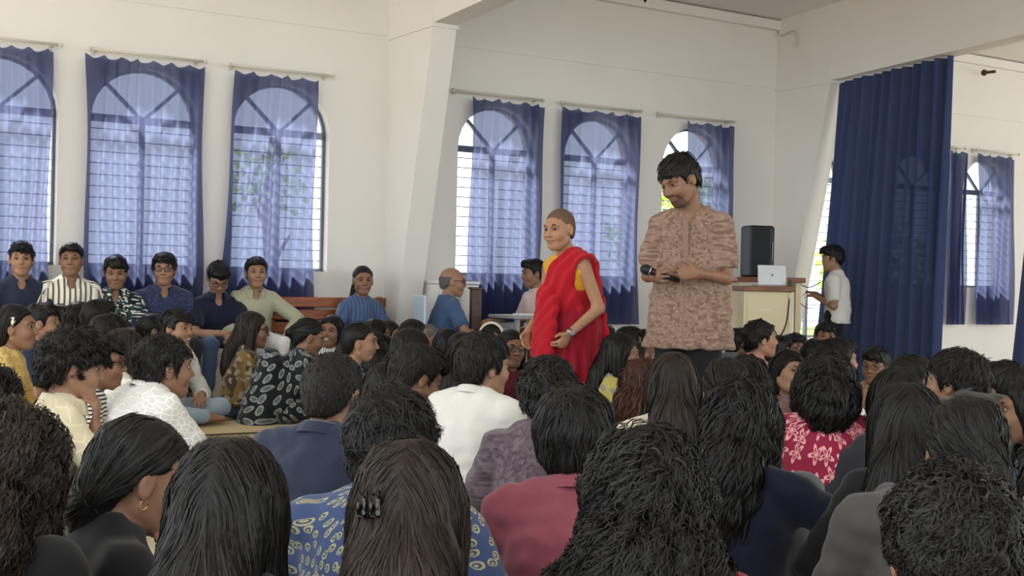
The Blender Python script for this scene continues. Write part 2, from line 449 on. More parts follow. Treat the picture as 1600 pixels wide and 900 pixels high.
def head_prims(H, hs, face):
    """list of (prim, k, sub); H maps head coordinates (x right, y forward, z up; metres) to the person's frame"""
    Rm = H[0]; C = H[1]
    q = lambda *p: C + Rm @ (np.array(p, float) * hs)
    e = lambda c, r, k, sub=False, R2=None: (ell(q(*c), np.array(r) * hs, Rm if R2 is None else Rm @ R2), k * hs, sub)
    cp = lambda a, b, ra, rb, k, sub=False: (cap(q(*a), q(*b), ra * hs, rb * hs), k * hs, sub)
    L = [e((0, -0.018, 0.030), (0.074, 0.094, 0.084), 0.02), e((0, 0.028, -0.030), (0.060, 0.062, 0.078), 0.04),
         e((0, 0.060, -0.090), (0.026, 0.022, 0.020), 0.03), cp((-0.045, -0.005, -0.062), (-0.018, 0.055, -0.092), 0.020, 0.016, 0.03), cp((0.045, -0.005, -0.062), (0.018, 0.055, -0.092), 0.020, 0.016, 0.03)]
    for s in (-1, 1):
        Re = rotm(18 * s, 8, 0)
        L.append(e((0.077 * s, -0.008, -0.004), (0.010, 0.019, 0.032), 0.008, False, Re)); L.append(e((0.078 * s, -0.008, -0.028), (0.008, 0.011, 0.012), 0.008))
        if face or True: L.append(e((0.0905 * s, -0.002, 0.000), (0.008, 0.010, 0.018), 0.006, True, Re))
    if face:
        for s in (-1, 1):
            L.append(e((0.038 * s, 0.058, -0.030), (0.025, 0.026, 0.025), 0.025))
            L.append(cp((0.014 * s, 0.084, 0.030), (0.050 * s, 0.064, 0.030), 0.008, 0.007, 0.02))
            L.append(e((0.032 * s, 0.095, 0.008), (0.019, 0.015, 0.0125), 0.014, True))
        L += [cp((0, 0.080, 0.018), (0, 0.100, -0.022), 0.0075, 0.0105, 0.012), e((0, 0.100, -0.025), (0.011, 0.011, 0.010), 0.008), e((-0.012, 0.092, -0.028), (0.008, 0.009, 0.007), 0.008), e((0.012, 0.092, -0.028), (0.008, 0.009, 0.007), 0.008),
              e((0, 0.083, -0.053), (0.024, 0.012, 0.0065), 0.008), e((0, 0.081, -0.066), (0.021, 0.012, 0.0075), 0.008), e((0, 0.098, -0.0595), (0.024, 0.006, 0.0022), 0.004, True)]
    return L

def polyline(y, pts):
    ys = [p[0] for p in pts]; zs = [p[1] for p in pts]
    return np.interp(y, ys, zs)
# hairlines: (y forward, lowest z of hair) in head coordinates, scaled
LINES = {
    'short': [(-0.12, -0.080), (-0.075, -0.072), (-0.045, -0.045), (-0.030, 0.000), (0.005, 0.012), (0.018, -0.012), (0.030, -0.006), (0.038, 0.045), (0.070, 0.066), (0.115, 0.070)],
    'fringe': [(-0.12, -0.078), (-0.075, -0.070), (-0.045, -0.045), (-0.030, -0.002), (0.005, 0.010), (0.018, -0.012), (0.032, 0.000), (0.042, 0.040), (0.075, 0.050), (0.115, 0.052)],
    'mop': [(-0.12, -0.100), (-0.075, -0.098), (-0.045, -0.085), (-0.030, -0.050), (0.005, -0.032), (0.018, -0.030), (0.034, 0.000), (0.045, 0.026), (0.080, 0.034), (0.115, 0.036)],
    'tied': [(-0.12, -0.070), (-0.075, -0.070), (-0.045, -0.040), (-0.022, 0.006), (0.010, 0.018), (0.030, 0.030), (0.045, 0.056), (0.070, 0.072), (0.115, 0.076)],
    'long': [(-0.12, -0.30), (0.000, -0.30), (0.022, -0.09), (0.040, -0.01), (0.052, 0.050), (0.075, 0.070), (0.115, 0.076)],
    'full': [(-0.12, -0.30), (0.02, -0.30), (0.05, -0.10), (0.07, 0.02), (0.085, 0.055), (0.115, 0.07)],
    'buzz': [(-0.12, -0.070), (-0.075, -0.065), (-0.045, -0.040), (-0.030, 0.000), (0.005, 0.012), (0.018, -0.005), (0.030, 0.010), (0.040, 0.052), (0.070, 0.074), (0.115, 0.078)],
    'bald': [(-0.12, -0.070), (-0.075, -0.065), (-0.045, -0.040), (-0.030, 0.000), (0.005, 0.012), (0.014, 0.005), (0.018, 0.040), (0.022, 0.15), (0.115, 0.15)],
}
UP = np.array([0, 0, 1.0])
def build_hair(root, sk, o, lod, mat, s_px=300):
    """o: style dict. One mesh: a shaped shell with traced locks lying on it"""
    H, hs, S, C = sk['H'], sk['hs'], sk['S'], sk['C']; Rm = H[0]
    q = lambda *p: C + Rm @ (np.array(p, float) * hs)
    vol = o.get('vol', 0.0); kind = o.get('kind', 'short')
    prims = [(ell(q(0, -0.020, 0.034), (np.array((0.082, 0.103, 0.090)) + vol) * hs, Rm), 0.02)]
    prims.append((ell(q(0, -0.045, -0.015), (np.array((0.068, 0.072, 0.080)) + vol * 0.8) * hs, Rm), 0.03))
    seedv = o.get('seed', 0.0)
    if o.get('quiff'): prims.append((ell(q(0, 0.030, 0.078), (np.array((0.064, 0.066, 0.042)) + o['quiff']) * hs, Rm), 0.02))
    free = []      # below the cut of the hairline
    back = S[1] - 0.118
    pts = o.get('fall')            # list of (dx, dy from the back plane, dz from head centre, radius, flat)
    if kind in ('long', 'bob'):
        pts = pts or [(0, 0.02, -0.14, 0.085, 0.65), (0, -0.01, -0.26, 0.095, 0.5), (0, 0.0, -o.get('len', 0.42), 0.06, 0.5)]
        prevs = [q(0, -0.05, 0.0)]; rp = 0.082 + vol
        last = (prevs[0], rp)
        for dx, dy, dz, r, fl in pts:
            p = np.array([C[0] + dx * 1.0, min(back, C[1] - 0.075) * 1.0 + dy, C[2] + dz])
            free.append((cap(last[0], p, last[1], r, (0, 1, 0), fl), 0.03)); last = (p, r)
        for s in (-1, 1):
            if o.get('sides', 1):
                l2 = o.get('sidelen', 0.16)
                a = q(0.062 * s, -0.01, 0.01); b = np.array([C[0] + (Rm @ np.array([0.075 * s, -0.02, 0]))[0], C[1] + (Rm @ np.array([0.075 * s, -0.02, 0]))[1] - 0.02, C[2] - l2])
                free.append((cap(a, b, 0.032 + vol * 0.5, 0.030 + vol * 0.5), 0.03))
    for (a, b, ra, rb) in o.get('extra', []):     # head-frame capsules: buns, tails, side locks
        free.append((cap(q(*a), q(*b), ra * hs, rb * hs), 0.012))
    for (a, b, ra, rb) in o.get('extra_p', []):   # capsules given from the head centre in the person's frame
        free.append((cap(C + np.array(a), C + np.array(b), ra, rb), 0.02))
    allp = prims + free
    lo = np.min([p[0][1] for p in allp], 0) - 0.05; hi = np.max([p[0][2] for p in allp], 0) + 0.05
    f = Field(lo, hi, [0.0075, 0.0095, 0.012][lod])
    for p, k in prims: f.add(p, k)
    X, Y, Z = f.grids()
    x, y, z = X - C[0], Y - C[1], Z - C[2]
    ly = (Rm[0, 1] * x + Rm[1, 1] * y + Rm[2, 1] * z) / hs; lz = (Rm[0, 2] * x + Rm[1, 2] * y + Rm[2, 2] * z) / hs; lx = (Rm[0, 0] * x + Rm[1, 0] * y + Rm[2, 0] * z) / hs
    line = polyline(ly, LINES[o.get('line', {'short': 'short', 'long': 'long', 'bob': 'long'}.get(kind, 'short'))])
    line = line + o.get('peak', 0.0) * np.abs(lx) + o.get('sweep', 0.0) * lx * np.clip((ly - 0.03) / 0.02, 0, 1) + o.get('jag', 0.004) * np.sin(lx * 260 + seedv) * np.clip((ly - 0.03) / 0.02, 0, 1)
    f.D = np.maximum(f.D, (line - lz) * 0.6 * hs)
    for p, k in free: f.add(p, k)
    if free:   # never over the face
        ff = ((0.62 * (ly - 0.050) + 0.25 * (-np.abs(lx) * 0.9 + 0.030)) * hs) if not o.get('veil') else np.full_like(f.D, -1.0)
        inface = np.where((lz < 0.055) & (lz > -0.22), ff, -1.0)
        f.D = np.maximum(f.D, inface)
    if o.get('topcut'): f.D = np.maximum(f.D, (lz - o['topcut']) * hs)
    lump = o.get('lump', 0.003)
    if lump: f.D = f.D + lump * bump3(X, Y, Z, o.get('lscale', 75.0), o.get('seed', 0.0))
    if o.get('floor', True): f.D = np.maximum(f.D, 0.02 - Z)
    V, Q = keep_main(*f.mesh())
    tint = [np.full(len(V), 0.06)]
    # --- locks
    n = int(o.get('n', [1500, 420, 130][lod])); r_ = np.random.default_rng(int(o.get('seed', 1) * 100) + 5)
    lkv = []; lkq = []
    if n and len(V):
        zt = V[:, 2]; ztop = zt.max(); zlow = o.get('root', 0.10)
        wgt = np.clip((zt - (C[2] - zlow)) / 0.05, 0.03, 1.0); wgt /= wgt.sum()
        P = V[r_.choice(len(V), n, p=wgt)] + r_.normal(0, 0.004, (n, 3))
        curl = o.get('curl', None); L = o.get('L', 0.07 if kind == 'short' else 0.34); ns = o.get('ns', 7 if kind == 'short' else (11 if not curl else 26))
        if lod == 2: ns = max(5, ns // 2)
        Ls = L * r_.uniform(0.55, 1.1, n); sub = 2
        whorl = q(*o.get('whorl', (0.01, -0.070, 0.105))); tie = o.get('tie'); tie = None if tie is None else q(*tie)
        part = q(*o.get('part', (0.0, 0.03, 0.12))); comb = np.array(o.get('comb', (0, 0, 0)), float); comb = Rm @ comb
        offb = r_.uniform(-0.001, o.get('fluff', 0.004), n); lift = r_.uniform(0, o.get('lift', 0.004), n)
        rnd = r_.normal(0, o.get('mess', 0.25), (n, 3))
        if o.get('clump'):
            cl = r_.integers(0, o['clump'], n); rc = r_.normal(0, o.get('mess', 0.25) * 1.6, (o['clump'], 3)); rnd = rnd * 0.35 + rc[cl]
        whorl_i = whorl + r_.normal(0, 0.028, (n, 3)); part_i = part + r_.normal(0, 0.035 if curl else 0.006, (n, 3))
        path = [P.copy()]
        for i in range((ns - 1) * sub):
            N = f.grad(P)
            if tie is not None: d = tie - P
            elif kind == 'short': d = (P - whorl_i); d = d / (np.linalg.norm(d, axis=1, keepdims=True) + 1e-6) + np.array([0, 0, -0.45]) + comb
            else:
                d = np.tile(np.array([0, 0, -1.0]), (n, 1)); rx = (P - part_i) @ Rm[:, 0]
                top = np.clip((P[:, 2] - (C[2] + 0.02)) / 0.06, 0, 1)[:, None]
                d = d + top * (np.sign(rx)[:, None] * Rm[:, 0] * 0.9 - Rm[:, 1] * 0.45) + comb
            d = d / (np.linalg.norm(d, axis=1, keepdims=True) + 1e-6) + rnd * 0.5
            d = d - N * (d * N).sum(1, keepdims=True); d /= np.linalg.norm(d, axis=1, keepdims=True) + 1e-6
            P = P + d * (Ls / ((ns - 1) * sub))[:, None]
            sd = f.sample(P); tgt = offb + lift * ((i + 1) / ((ns - 1) * sub)) ** 2
            P = P - N * np.clip(sd - tgt, -0.02, 0.02)[:, None]
            if (i + 1) % sub == 0: path.append(P.copy())
        path = np.stack(path, 1)                          # n, ns, 3
        Nn = f.grad(path.reshape(-1, 3)).reshape(path.shape)
        T = np.gradient(path, axis=1); T /= np.linalg.norm(T, axis=2, keepdims=True) + 1e-9
        B = np.cross(T, Nn); B /= np.linalg.norm(B, axis=2, keepdims=True) + 1e-9
        if curl:
            amp, wl_ = curl; s_ = np.linspace(0, 1, ns)[None] * Ls[:, None]; ph = r_.uniform(0, 6.28, n)[:, None]
            a_ = amp * np.clip(s_ / 0.05, 0.15, 1) * r_.uniform(0.6, 1.3, n)[:, None]; w_ = 6.283 / (wl_ * r_.uniform(0.8, 1.3, n)[:, None])
            path = path + B * (a_ * np.sin(s_ * w_ + ph))[..., None] + Nn * (a_ * 0.8 * np.cos(s_ * w_ + ph) + amp * 0.5)[..., None]
            T = np.gradient(path, axis=1); T /= np.linalg.norm(T, axis=2, keepdims=True) + 1e-9
            B = np.cross(T, Nn); B /= np.linalg.norm(B, axis=2, keepdims=True) + 1e-9
        roll = r_.normal(0, o.get('rollv', 0.35), n)[:, None, None]
        B = B * np.cos(roll) + Nn * np.sin(roll)
        w = o.get('w', [0.0015 if s_px > 560 else 0.0021, 0.0032, 0.0055][lod]); prof = np.interp(np.linspace(0, 1, ns), [0, 0.15, 0.7, 1], [0.5, 1, 0.85, 0.12])[None, :, None]
        wv = r_.uniform(0.6, 1.4, n)[:, None, None]
        A1 = path + B * w * prof * wv; A2 = path - B * w * prof * wv
        if o.get('floor', True): A1[..., 2] = np.maximum(A1[..., 2], 0.012); A2[..., 2] = np.maximum(A2[..., 2], 0.012)
        vv = np.stack([A1, A2], 2).reshape(-1, 3); base = len(V)
        b0 = (np.arange(n) * ns * 2)[:, None] + (np.arange(ns - 1) * 2)[None]; b0 = b0.ravel() + base
        qq = np.stack([b0, b0 + 1, b0 + 3, b0 + 2], 1)
        tint.append(np.repeat(r_.uniform(0, 1, n) ** 2, ns * 2)); V = np.concatenate([V, vv]); Q = np.concatenate([Q, qq])
    me = mesh_np('hair', V, Q, attrs={'tint': ('FLOAT', np.concatenate(tint))})
    return link('hair', me, mat, root)

def arm_chain(sh, el, wr): return np.array(sh, float), np.array(el, float), np.array(wr, float)

def ik(sh, wr, L1, L2, pole):
    sh = np.array(sh, float); wr = np.array(wr, float); d = wr - sh; L = np.linalg.norm(d)
    if L > (L1 + L2) * 0.985: wr = sh + d / L * (L1 + L2) * 0.985; d = wr - sh; L = np.linalg.norm(d)
    u = d / L; a = (L1 * L1 - L2 * L2 + L * L) / (2 * L); h = math.sqrt(max(1e-6, L1 * L1 - a * a))
    p = np.array(pole, float); p -= u * (p @ u); p /= np.linalg.norm(p) + 1e-9
    return sh + u * a + p * h, wr

NP = [0]
def person(label, x, y, s=None, Z=None, yaw=0.0, head=(0, 0, 0), pose='floor', hair=None, hcol='black', skin='mid', shirt=None, pants=None, sleeve='short',
           face=False, arms='lap', lean=(0.0, 0.05), legs='cross', bw=1.0, hs=1.04, collar=False, glasses=None, smile=False, group=None, seat=0.42, hv=False, extras=None,
           lod=None, folds=0.006, h=None, neck=None, beard=False, lips=(0.30, 0.125, 0.095), headshift=(0, 0), hem=None, tunic=None, hunch=None, planar=False, collar_open=0.35, lapz=None):
    """x,y: pixel of the top of the hair; s: pixels per metre there (depth = 2000/s)"""
    Zd = Z if Z is not None else F_PX / s
    if lod is None: lod = 0 if F_PX / Zd > 430 else (1 if F_PX / Zd > 265 else 2)
    Pw = pix(x, y, Zd); hgt = Pw[2] if h is None else h
    ya = math.radians(yaw); Rz = np.array(Matrix.Rotation(ya, 3, 'Z'))
    NP[0] += 1; seed = NP[0] * 1.37
    # ---- skeleton in the person's frame (x right, y forward)
    Cz = hgt - 0.128 * hs; S = np.array([lean[0], lean[1], hgt - 0.318 * hs])
    C = np.array([lean[0] * 1.25 + headshift[0], lean[1] + 0.035 + headshift[1], Cz])
    if hunch is None: hunch = 0.0 if pose != 'floor' else (0.045 if abs(yaw) < 65 else 0.015)
    S[2] += hunch; C[1] += hunch * 0.8
    Rh = rotm(*head); H = (Rh, C)
    off = Rz @ np.array([C[0], C[1] - 0.02, 0])
    loc = np.array([Pw[0] - off[0], Pw[1] - off[1], 0.0])
    root = empty('person', loc, ya); tag(root, label, 'person', group)
    hipz = 0.105 if pose == 'floor' else (seat + 0.09 if pose == 'chair' else 0.515 * hgt)
    sw = 0.152 * bw
    shl = {-1: S + np.array([-sw, 0, -0.022]), 1: S + np.array([sw, 0, -0.022])}
    hip = np.array([0, 0, hipz]); sk = dict(H=H, hs=hs, S=S, C=C)
    # ---- limbs
    L1, L2 = 0.265 * min(1.1, 0.6 + 0.4 * bw), 0.235
    leg = {}
    for sd in (-1, 1):
        hj = hip + np.array([0.085 * sd, 0.02, -0.01])
        if pose == 'floor':
            lg = legs if isinstance(legs, str) else legs[(sd + 1) // 2]
            if lg == 'cross': kn = np.array([0.25 * sd, 0.27, 0.115]); an = np.array([-0.05 * sd, 0.30 + 0.05 * sd, 0.065]); ft = an + np.array([-0.10 * sd, 0.02, -0.015])
            elif lg == 'up': kn = np.array([0.13 * sd, 0.33, 0.38]); an = np.array([0.11 * sd, 0.45, 0.085]); ft = an + np.array([0.01 * sd, 0.13, -0.04])
            elif lg == 'side': kn = np.array([0.12 * sd + 0.12, 0.30, 0.10]); an = np.array([0.25, 0.02 + 0.08 * sd, 0.06]); ft = an + np.array([0.08, -0.08, -0.01])
            else: kn = np.array([0.12 * sd, 0.40, 0.12]); an = np.array([0.10 * sd, 0.72, 0.06]); ft = an + np.array([0.0, 0.06, 0.06])
        elif pose == 'stand':
            kn = np.array([0.10 * sd, 0.025, 0.27 * hgt]); an = np.array([0.105 * sd, -0.02, 0.085]); ft = an + np.array([0.02 * sd, 0.14, -0.045])
        else:
            kw = 0.11 if legs == 'closed' else 0.15
            kn = np.array([kw * sd, 0.40, seat + 0.065]); an = np.array([(kw + 0.01) * sd, 0.38 if legs != 'tucked' else 0.25, 0.085]); ft = an + np.array([0.02 * sd, 0.14, -0.045])
        leg[sd] = (hj, kn, an, ft)
    arm = {}
    am = arms if isinstance(arms, (tuple, list)) else (arms, arms)     # (left, right)
    lz = lapz if lapz is not None else (0.20 if pose == 'floor' else seat + 0.17)
    for i, sd in enumerate((-1, 1)):
        a = am[i]; sh = shl[sd]
        if isinstance(a, str):
            wr, pole, hd, hn = {'lap': (np.array([0.07 * sd, 0.25, lz]), (1.0 * sd, -0.5, -0.6), (-0.7 * sd, 0.6, -0.2), (0, 0, -1)),
                            'clasp': (np.array([0.035 * sd, 0.36, lz - 0.02]), (1.0 * sd, -0.6, -0.2), (-0.35 * sd, 0.75, -0.55), (-1 * sd, 0.0, -0.3)),
                            'knee': (np.array([0.20 * sd, 0.30, 0.20 if pose == 'floor' else seat + 0.15]), (1 * sd, -0.4, 0), (0.1 * sd, 1, -0.3), (0, 0, -1)),
                            'chin': (C + Rh @ np.array([0.03 * sd, 0.115, -0.215]), (0.6 * sd, 0.3, -1), Rh @ np.array([-0.10 * sd, -0.12, 1.0]), Rh @ np.array([-0.2 * sd, -1, 0])),
                            'down': (np.array([sw * sd * 1.15, 0.06, max(0.05, sh[2] - 0.46)]), (0.2 * sd, -1, 0), (0, 0.15, -1), (-sd, 0, 0)),
                            'prop': (np.array([sw * sd * 1.5, -0.16, 0.07]), (0.8 * sd, -0.6, 0), (0.3 * sd, -0.8, -0.3), (0, 0, -1)),
                            'fwd': (np.array([0.10 * sd, 0.40, sh[2] - 0.12]), (1 * sd, -0.2, -1), (-0.3 * sd, 1, 0), (-sd, 0, -0.5))}[a]
        else: wr, pole, hd, hn = [np.array(v, float) for v in a]
        el, wr = ik(sh, wr, L1, L2, pole); arm[sd] = (sh, el, wr, np.array(hd, float), np.array(hn, float))
    # ---- body: one continuous skin
    Pb = []
    mid = (hip + S) / 2 + np.array([0, -0.035, 0])
    tl = S[2] - hipz
    torso = [(ell(hip + np.array([0, -0.01, 0.02]), (0.145 * bw, 0.105, 0.10)), 0.05), (ell(mid + np.array([0, 0.01, -0.01]), (0.125 * bw, 0.095, max(0.12, tl * 0.42))), 0.06),
             (ell(S + np.array([0, -0.015, -0.085]), (0.140 * bw, 0.096, 0.125)), 0.06), (cap(shl[-1] + np.array([0.02, -0.008, -0.005]), shl[1] + np.array([-0.02, -0.008, -0.005]), 0.044, 0.044), 0.05)]
    nb = S + np.array([0, -0.012 + hunch * 0.45, 0.02 - hunch * 0.35]); nt = C + Rh @ np.array([0, -0.025, -0.075]) * hs
    Pb += torso
    Pb.append((cap(nb - np.array([0, 0, 0.03]), nt, 0.054 * (0.85 + 0.15 * bw), 0.047 * hs), 0.03))
    for sd in (-1, 1): Pb.append((cap(nb + np.array([0.02 * sd, -0.01, 0.03]), shl[sd] + np.array([-0.03 * sd, -0.01, 0.012]), 0.036, 0.032), 0.05))
    handbox = []
    for sd in (-1, 1):
        sh, el, wr, hd, hn = arm[sd]
        Pb += [(cap(sh, el, 0.046, 0.036), 0.025), (cap(el, wr, 0.036, 0.025), 0.015)]
        hp, hc = hand_prims(wr, hd, hn, (1 if np.cross(hd, hn) @ np.array([-sd, 0.3, 0.6]) > 0 else -1), 0.55 if am[0] != 'chin' else 0.8); Pb += hp; handbox.append(hc)
    for sd in (-1, 1):
        hj, kn, an, ft = leg[sd]
        Pb += [(cap(hj, kn, 0.072, 0.050), 0.03), (cap(kn, an, 0.048, 0.034), 0.02), (cap(an, ft, 0.034, 0.028, (0, 0, 1), 0.75), 0.015)]
    hp = head_prims(H, hs, face)
    lo = np.min([p[0][1] for p in Pb] + [p[0][1] for p in hp], 0) - 0.04; hi = np.max([p[0][2] for p in Pb] + [p[0][2] for p in hp], 0) + 0.04
    hstep = (0.0045 if lod < 2 else 0.0055) if face else 0.0095
    fine = [(C - 0.125 * hs, C + 0.125 * hs, hstep)]
    if hv: fine += [(hc - 0.085, hc + 0.085, 0.0065) for hc in handbox]
    f = Field(lo, hi, [0.020, 0.022, 0.026][lod], fine)
    for p, k in Pb: f.add(p, k)
    fh = Field.__new__(Field); fh.ax = f.ax; fh.D = np.full(f.D.shape, 0.5)
    for p, k, sub in hp: fh.add(p, k, sub)
    k = 0.02; hh = np.clip(0.5 + 0.5 * (fh.D - f.D) / k, 0, 1); f.D = fh.D + (f.D - fh.D) * hh - k * hh * (1 - hh)
    Zg = f.grids()[2]; f.D = np.maximum(f.D, 0.004 - Zg)
    V, Q = keep_main(*f.mesh())
    sc_ = np.array(SKIN[skin]); colr = np.tile(sc_, (len(V), 1))
    lc = (V - C) @ Rh / hs
    lipz = -0.0595 + (3.5 if smile else 0.6) * lc[:, 0] ** 2
    mlip = (np.abs(lc[:, 0]) < (0.030 if smile else 0.025)) & (np.abs(lc[:, 2] - lipz) < 0.0105 - 0.2 * np.abs(lc[:, 0])) & (lc[:, 1] > 0.05)
    if face:
        colr[mlip] = np.array(lips) * (sc_.mean() / 0.25) ** 0.5
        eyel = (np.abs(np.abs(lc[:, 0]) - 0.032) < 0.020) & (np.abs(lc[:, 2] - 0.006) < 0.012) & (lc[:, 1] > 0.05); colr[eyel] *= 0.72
        if beard:
            mb = (lc[:, 1] > 0.03) & (lc[:, 2] < -0.040) & (lc[:, 2] > -0.12) & ~mlip & (np.abs(lc[:, 0]) < 0.045); colr[mb] = colr[mb] * 0.35 + np.array([0.01, 0.01, 0.01])
    colr4 = np.concatenate([colr, np.ones((len(V), 1))], 1)
    link('body', mesh_np('body', V, Q, attrs={'skin_col': ('FLOAT_COLOR', colr4)}), skin_mat(), root)
    # ---- shirt
    so = 0.014
    Ps = [(ell(hip + np.array([0, -0.01, 0.03]), (0.145 * bw + so, 0.105 + so, 0.10 + so)), 0.05), (ell(mid + np.array([0, 0.01, -0.01]), (0.125 * bw + so * 1.6, 0.095 + so * 1.5, max(0.12, tl * 0.42) + so)), 0.07),
          (ell(S + np.array([0, -0.015, -0.085]), (0.140 * bw + so, 0.102 + so, 0.128 + so * 0.6)), 0.06), (cap(shl[-1] + np.array([0.02, -0.008, -0.005]), shl[1] + np.array([-0.02, -0.008, -0.005]), 0.044 + so * 0.7, 0.044 + so * 0.7), 0.05)]
    Ps.append((cap(nb + np.array([0, -0.015, -0.03]), nb + np.array([0, -0.010, 0.030]), 0.090, 0.066, cut=True), 0.04))
    for sd in (-1, 1):
        Ps.append((cap(nb + np.array([0.035 * sd, -0.012, 0.022]), shl[sd] + np.array([-0.03 * sd, -0.01, 0.012]), 0.044 + so * 0.5, 0.034 + so * 0.8), 0.05))
        sh, el, wr, hd, hn = arm[sd]
        if sleeve == 'short': Ps.append((cap(sh, sh + (el - sh) * 0.82, 0.046 + so, 0.050 + so, cut=True), 0.03))
        elif sleeve == 'long':
            Ps.append((cap(sh, el, 0.046 + so, 0.040 + so), 0.03)); Ps.append((cap(el, el + (wr - el) * 0.95, 0.040 + so, 0.029 + so * 0.7, cut=True), 0.02))
        elif sleeve == 'three':
            Ps.append((cap(sh, el, 0.046 + so, 0.040 + so), 0.03)); Ps.append((cap(el, el + (wr - el) * 0.45, 0.040 + so, 0.036 + so, cut=True), 0.02))
    if hem: Ps.append((cap((S[0] * 0.6, S[1] * 0.6 - 0.01, S[2] - 0.16), (0, 0, hem), 0.150 * bw, 0.215 * bw, (0, 1, 0), 0.66, cut=True), 0.03))
    if tunic: Ps += tunic
    lo = np.min([p[0][1] for p in Ps], 0) - 0.04; hi = np.max([p[0][2] for p in Ps], 0) + 0.04
    fs = Field(lo, hi, [0.0115, 0.0145, 0.019][lod])
    for p, k in Ps: fs.add(p, k)
    X, Y, Zg = fs.grids()
    wr_ = np.sin((X * 0.7 + Zg * 1.0) * 46 + 2.2 * np.sin(X * 14 + seed) + 1.5 * np.sin(Zg * 11 + seed * 2)) * np.clip(np.sin(X * 9 + Zg * 7 + seed * 3) + 0.2, 0, 1)
    fs.D = fs.D + folds * bump3(X * 1.3, Y, Zg * 0.8, 26.0, seed) * 0.7 + folds * 0.4 * bump3(X, Y, Zg * 1.6, 55.0, seed * 2) + folds * 0.8 * wr_
    fs.D = np.maximum(fs.D, 0.006 - Zg)
    ng = nb + np.array([0, 0.080, 0.015])
    if neck or (collar and face): fs.add(ell(ng, neck or (0.030, 0.055, 0.060)), 0.012, True)
    V, Q = keep_main(*fs.mesh())
    th = np.arctan2(V[:, 0] - S[0] * 0.7, -(V[:, 1] - S[1] * 0.7)); dxy = V[:, :2] - S[:2] * 0.7; fb = np.abs(dxy[:, 1]) * 1.8 > np.abs(dxy[:, 0]) - 0.03; puv = np.stack([(np.where(fb, dxy[:, 0], dxy[:, 1] + 0.31) if planar else th * 0.17) + seed, V[:, 2], np.zeros(len(V))], 1)
    shirt_o = link('shirt', mesh_np('shirt', V, Q, attrs={'puv': ('FLOAT_VECTOR', puv)}), shirt, root)
    # ---- collar
    if collar:
        n = 26; rows = [(0.066, 0.004, -0.014), (0.063, 0.0, 0.020), (0.066, 0.0, 0.030), (0.074, 0.002, 0.022), (0.086, 0.006, -0.012)]
        V = []; Q = []; base = nb + np.array([0, -0.006, 0.026]); axn = nt - nb; axn /= np.linalg.norm(axn); sxv = np.array([1.0, 0, 0]); syv = np.cross(axn, sxv)
        for j, (r, dy, dz) in enumerate(rows):
            for i in range(n):
                a = collar_open + (2 * math.pi - 2 * collar_open) * i / (n - 1)
                fr = math.cos(a); rr = r * (0.93 + 0.07 * bw) + (0.004 + 0.007 * j) * max(0, fr + 0.2)
                V.append(base + sxv * math.sin(a) * rr + syv * (fr * rr) + axn * (dz + 0.006 - 0.012 * max(0, fr) ** 2 - (0.018 if j == 4 else 0) * max(0, fr) ** 3 - 0.012 * (1 if j in (0, 4) else 0) * max(0, fr)))
        for j in range(len(rows) - 1):
            for i in range(n - 1): Q.append((j * n + i, j * n + i + 1, (j + 1) * n + i + 1, (j + 1) * n + i))
        V = np.array(V); puv = np.stack([V[:, 0] + seed, V[:, 2], V[:, 1]], 1)
        link('collar', mesh_np('collar', V, np.array(Q), attrs={'puv': ('FLOAT_VECTOR', puv)}), shirt if collar is True else collar, root)
    # ---- trousers
    if pants is not None:
        Pp = [(ell(hip + np.array([0, 0.0, -0.01]), (0.15 * bw + 0.004, 0.112, 0.095)), 0.05)]
        for sd in (-1, 1):
            hj, kn, an, ft = leg[sd]
            rk = 1.4 if pose == 'stand' else 1.0; Pp += [(cap(hj, kn, 0.084 * (0.5 + rk / 2), 0.062 * rk), 0.04), (cap(kn, kn + (an - kn) * 0.93, 0.062 * rk, 0.050 * rk, cut=True), 0.02)]
        lo = np.min([p[0][1] for p in Pp], 0) - 0.03; hi = np.max([p[0][2] for p in Pp], 0) + 0.03
        fp = Field(lo, hi, [0.018, 0.02, 0.024][lod])
        for p, k in Pp: fp.add(p, k)
        X, Y, Zg = fp.grids(); fp.D = fp.D + 0.003 * bump3(X, Y, Zg, 40.0, seed); fp.D = np.maximum(fp.D, 0.005 - Zg)
        V, Q = keep_main(*fp.mesh()); puv = np.stack([V[:, 0] + V[:, 1] * 0.7, V[:, 2] + V[:, 1] * 0.7, V[:, 1]], 1)
        link('trousers', mesh_np('trousers', V, Q, attrs={'puv': ('FLOAT_VECTOR', puv)}), pants, root)
        if pose != 'floor':
            for sd in (-1, 1):
                hj, kn, an, ft = leg[sd]; m = MB(); m.sphere((0, 0, 0), (0.046, 0.135, 0.045), 12, 8)
                V = np.array(m.v); V[:, 2] = np.maximum(V[:, 2], -0.030); c = (an + ft) / 2; c[2] = 0.034
                m.v = [tuple(v + c) for v in V]; m.build('shoe', plain('shoe_black', srgb(24, 24, 26), 0.5), root, True)
    # ---- face pieces
    qh = lambda *p: C + Rh @ (np.array(p, float) * hs)
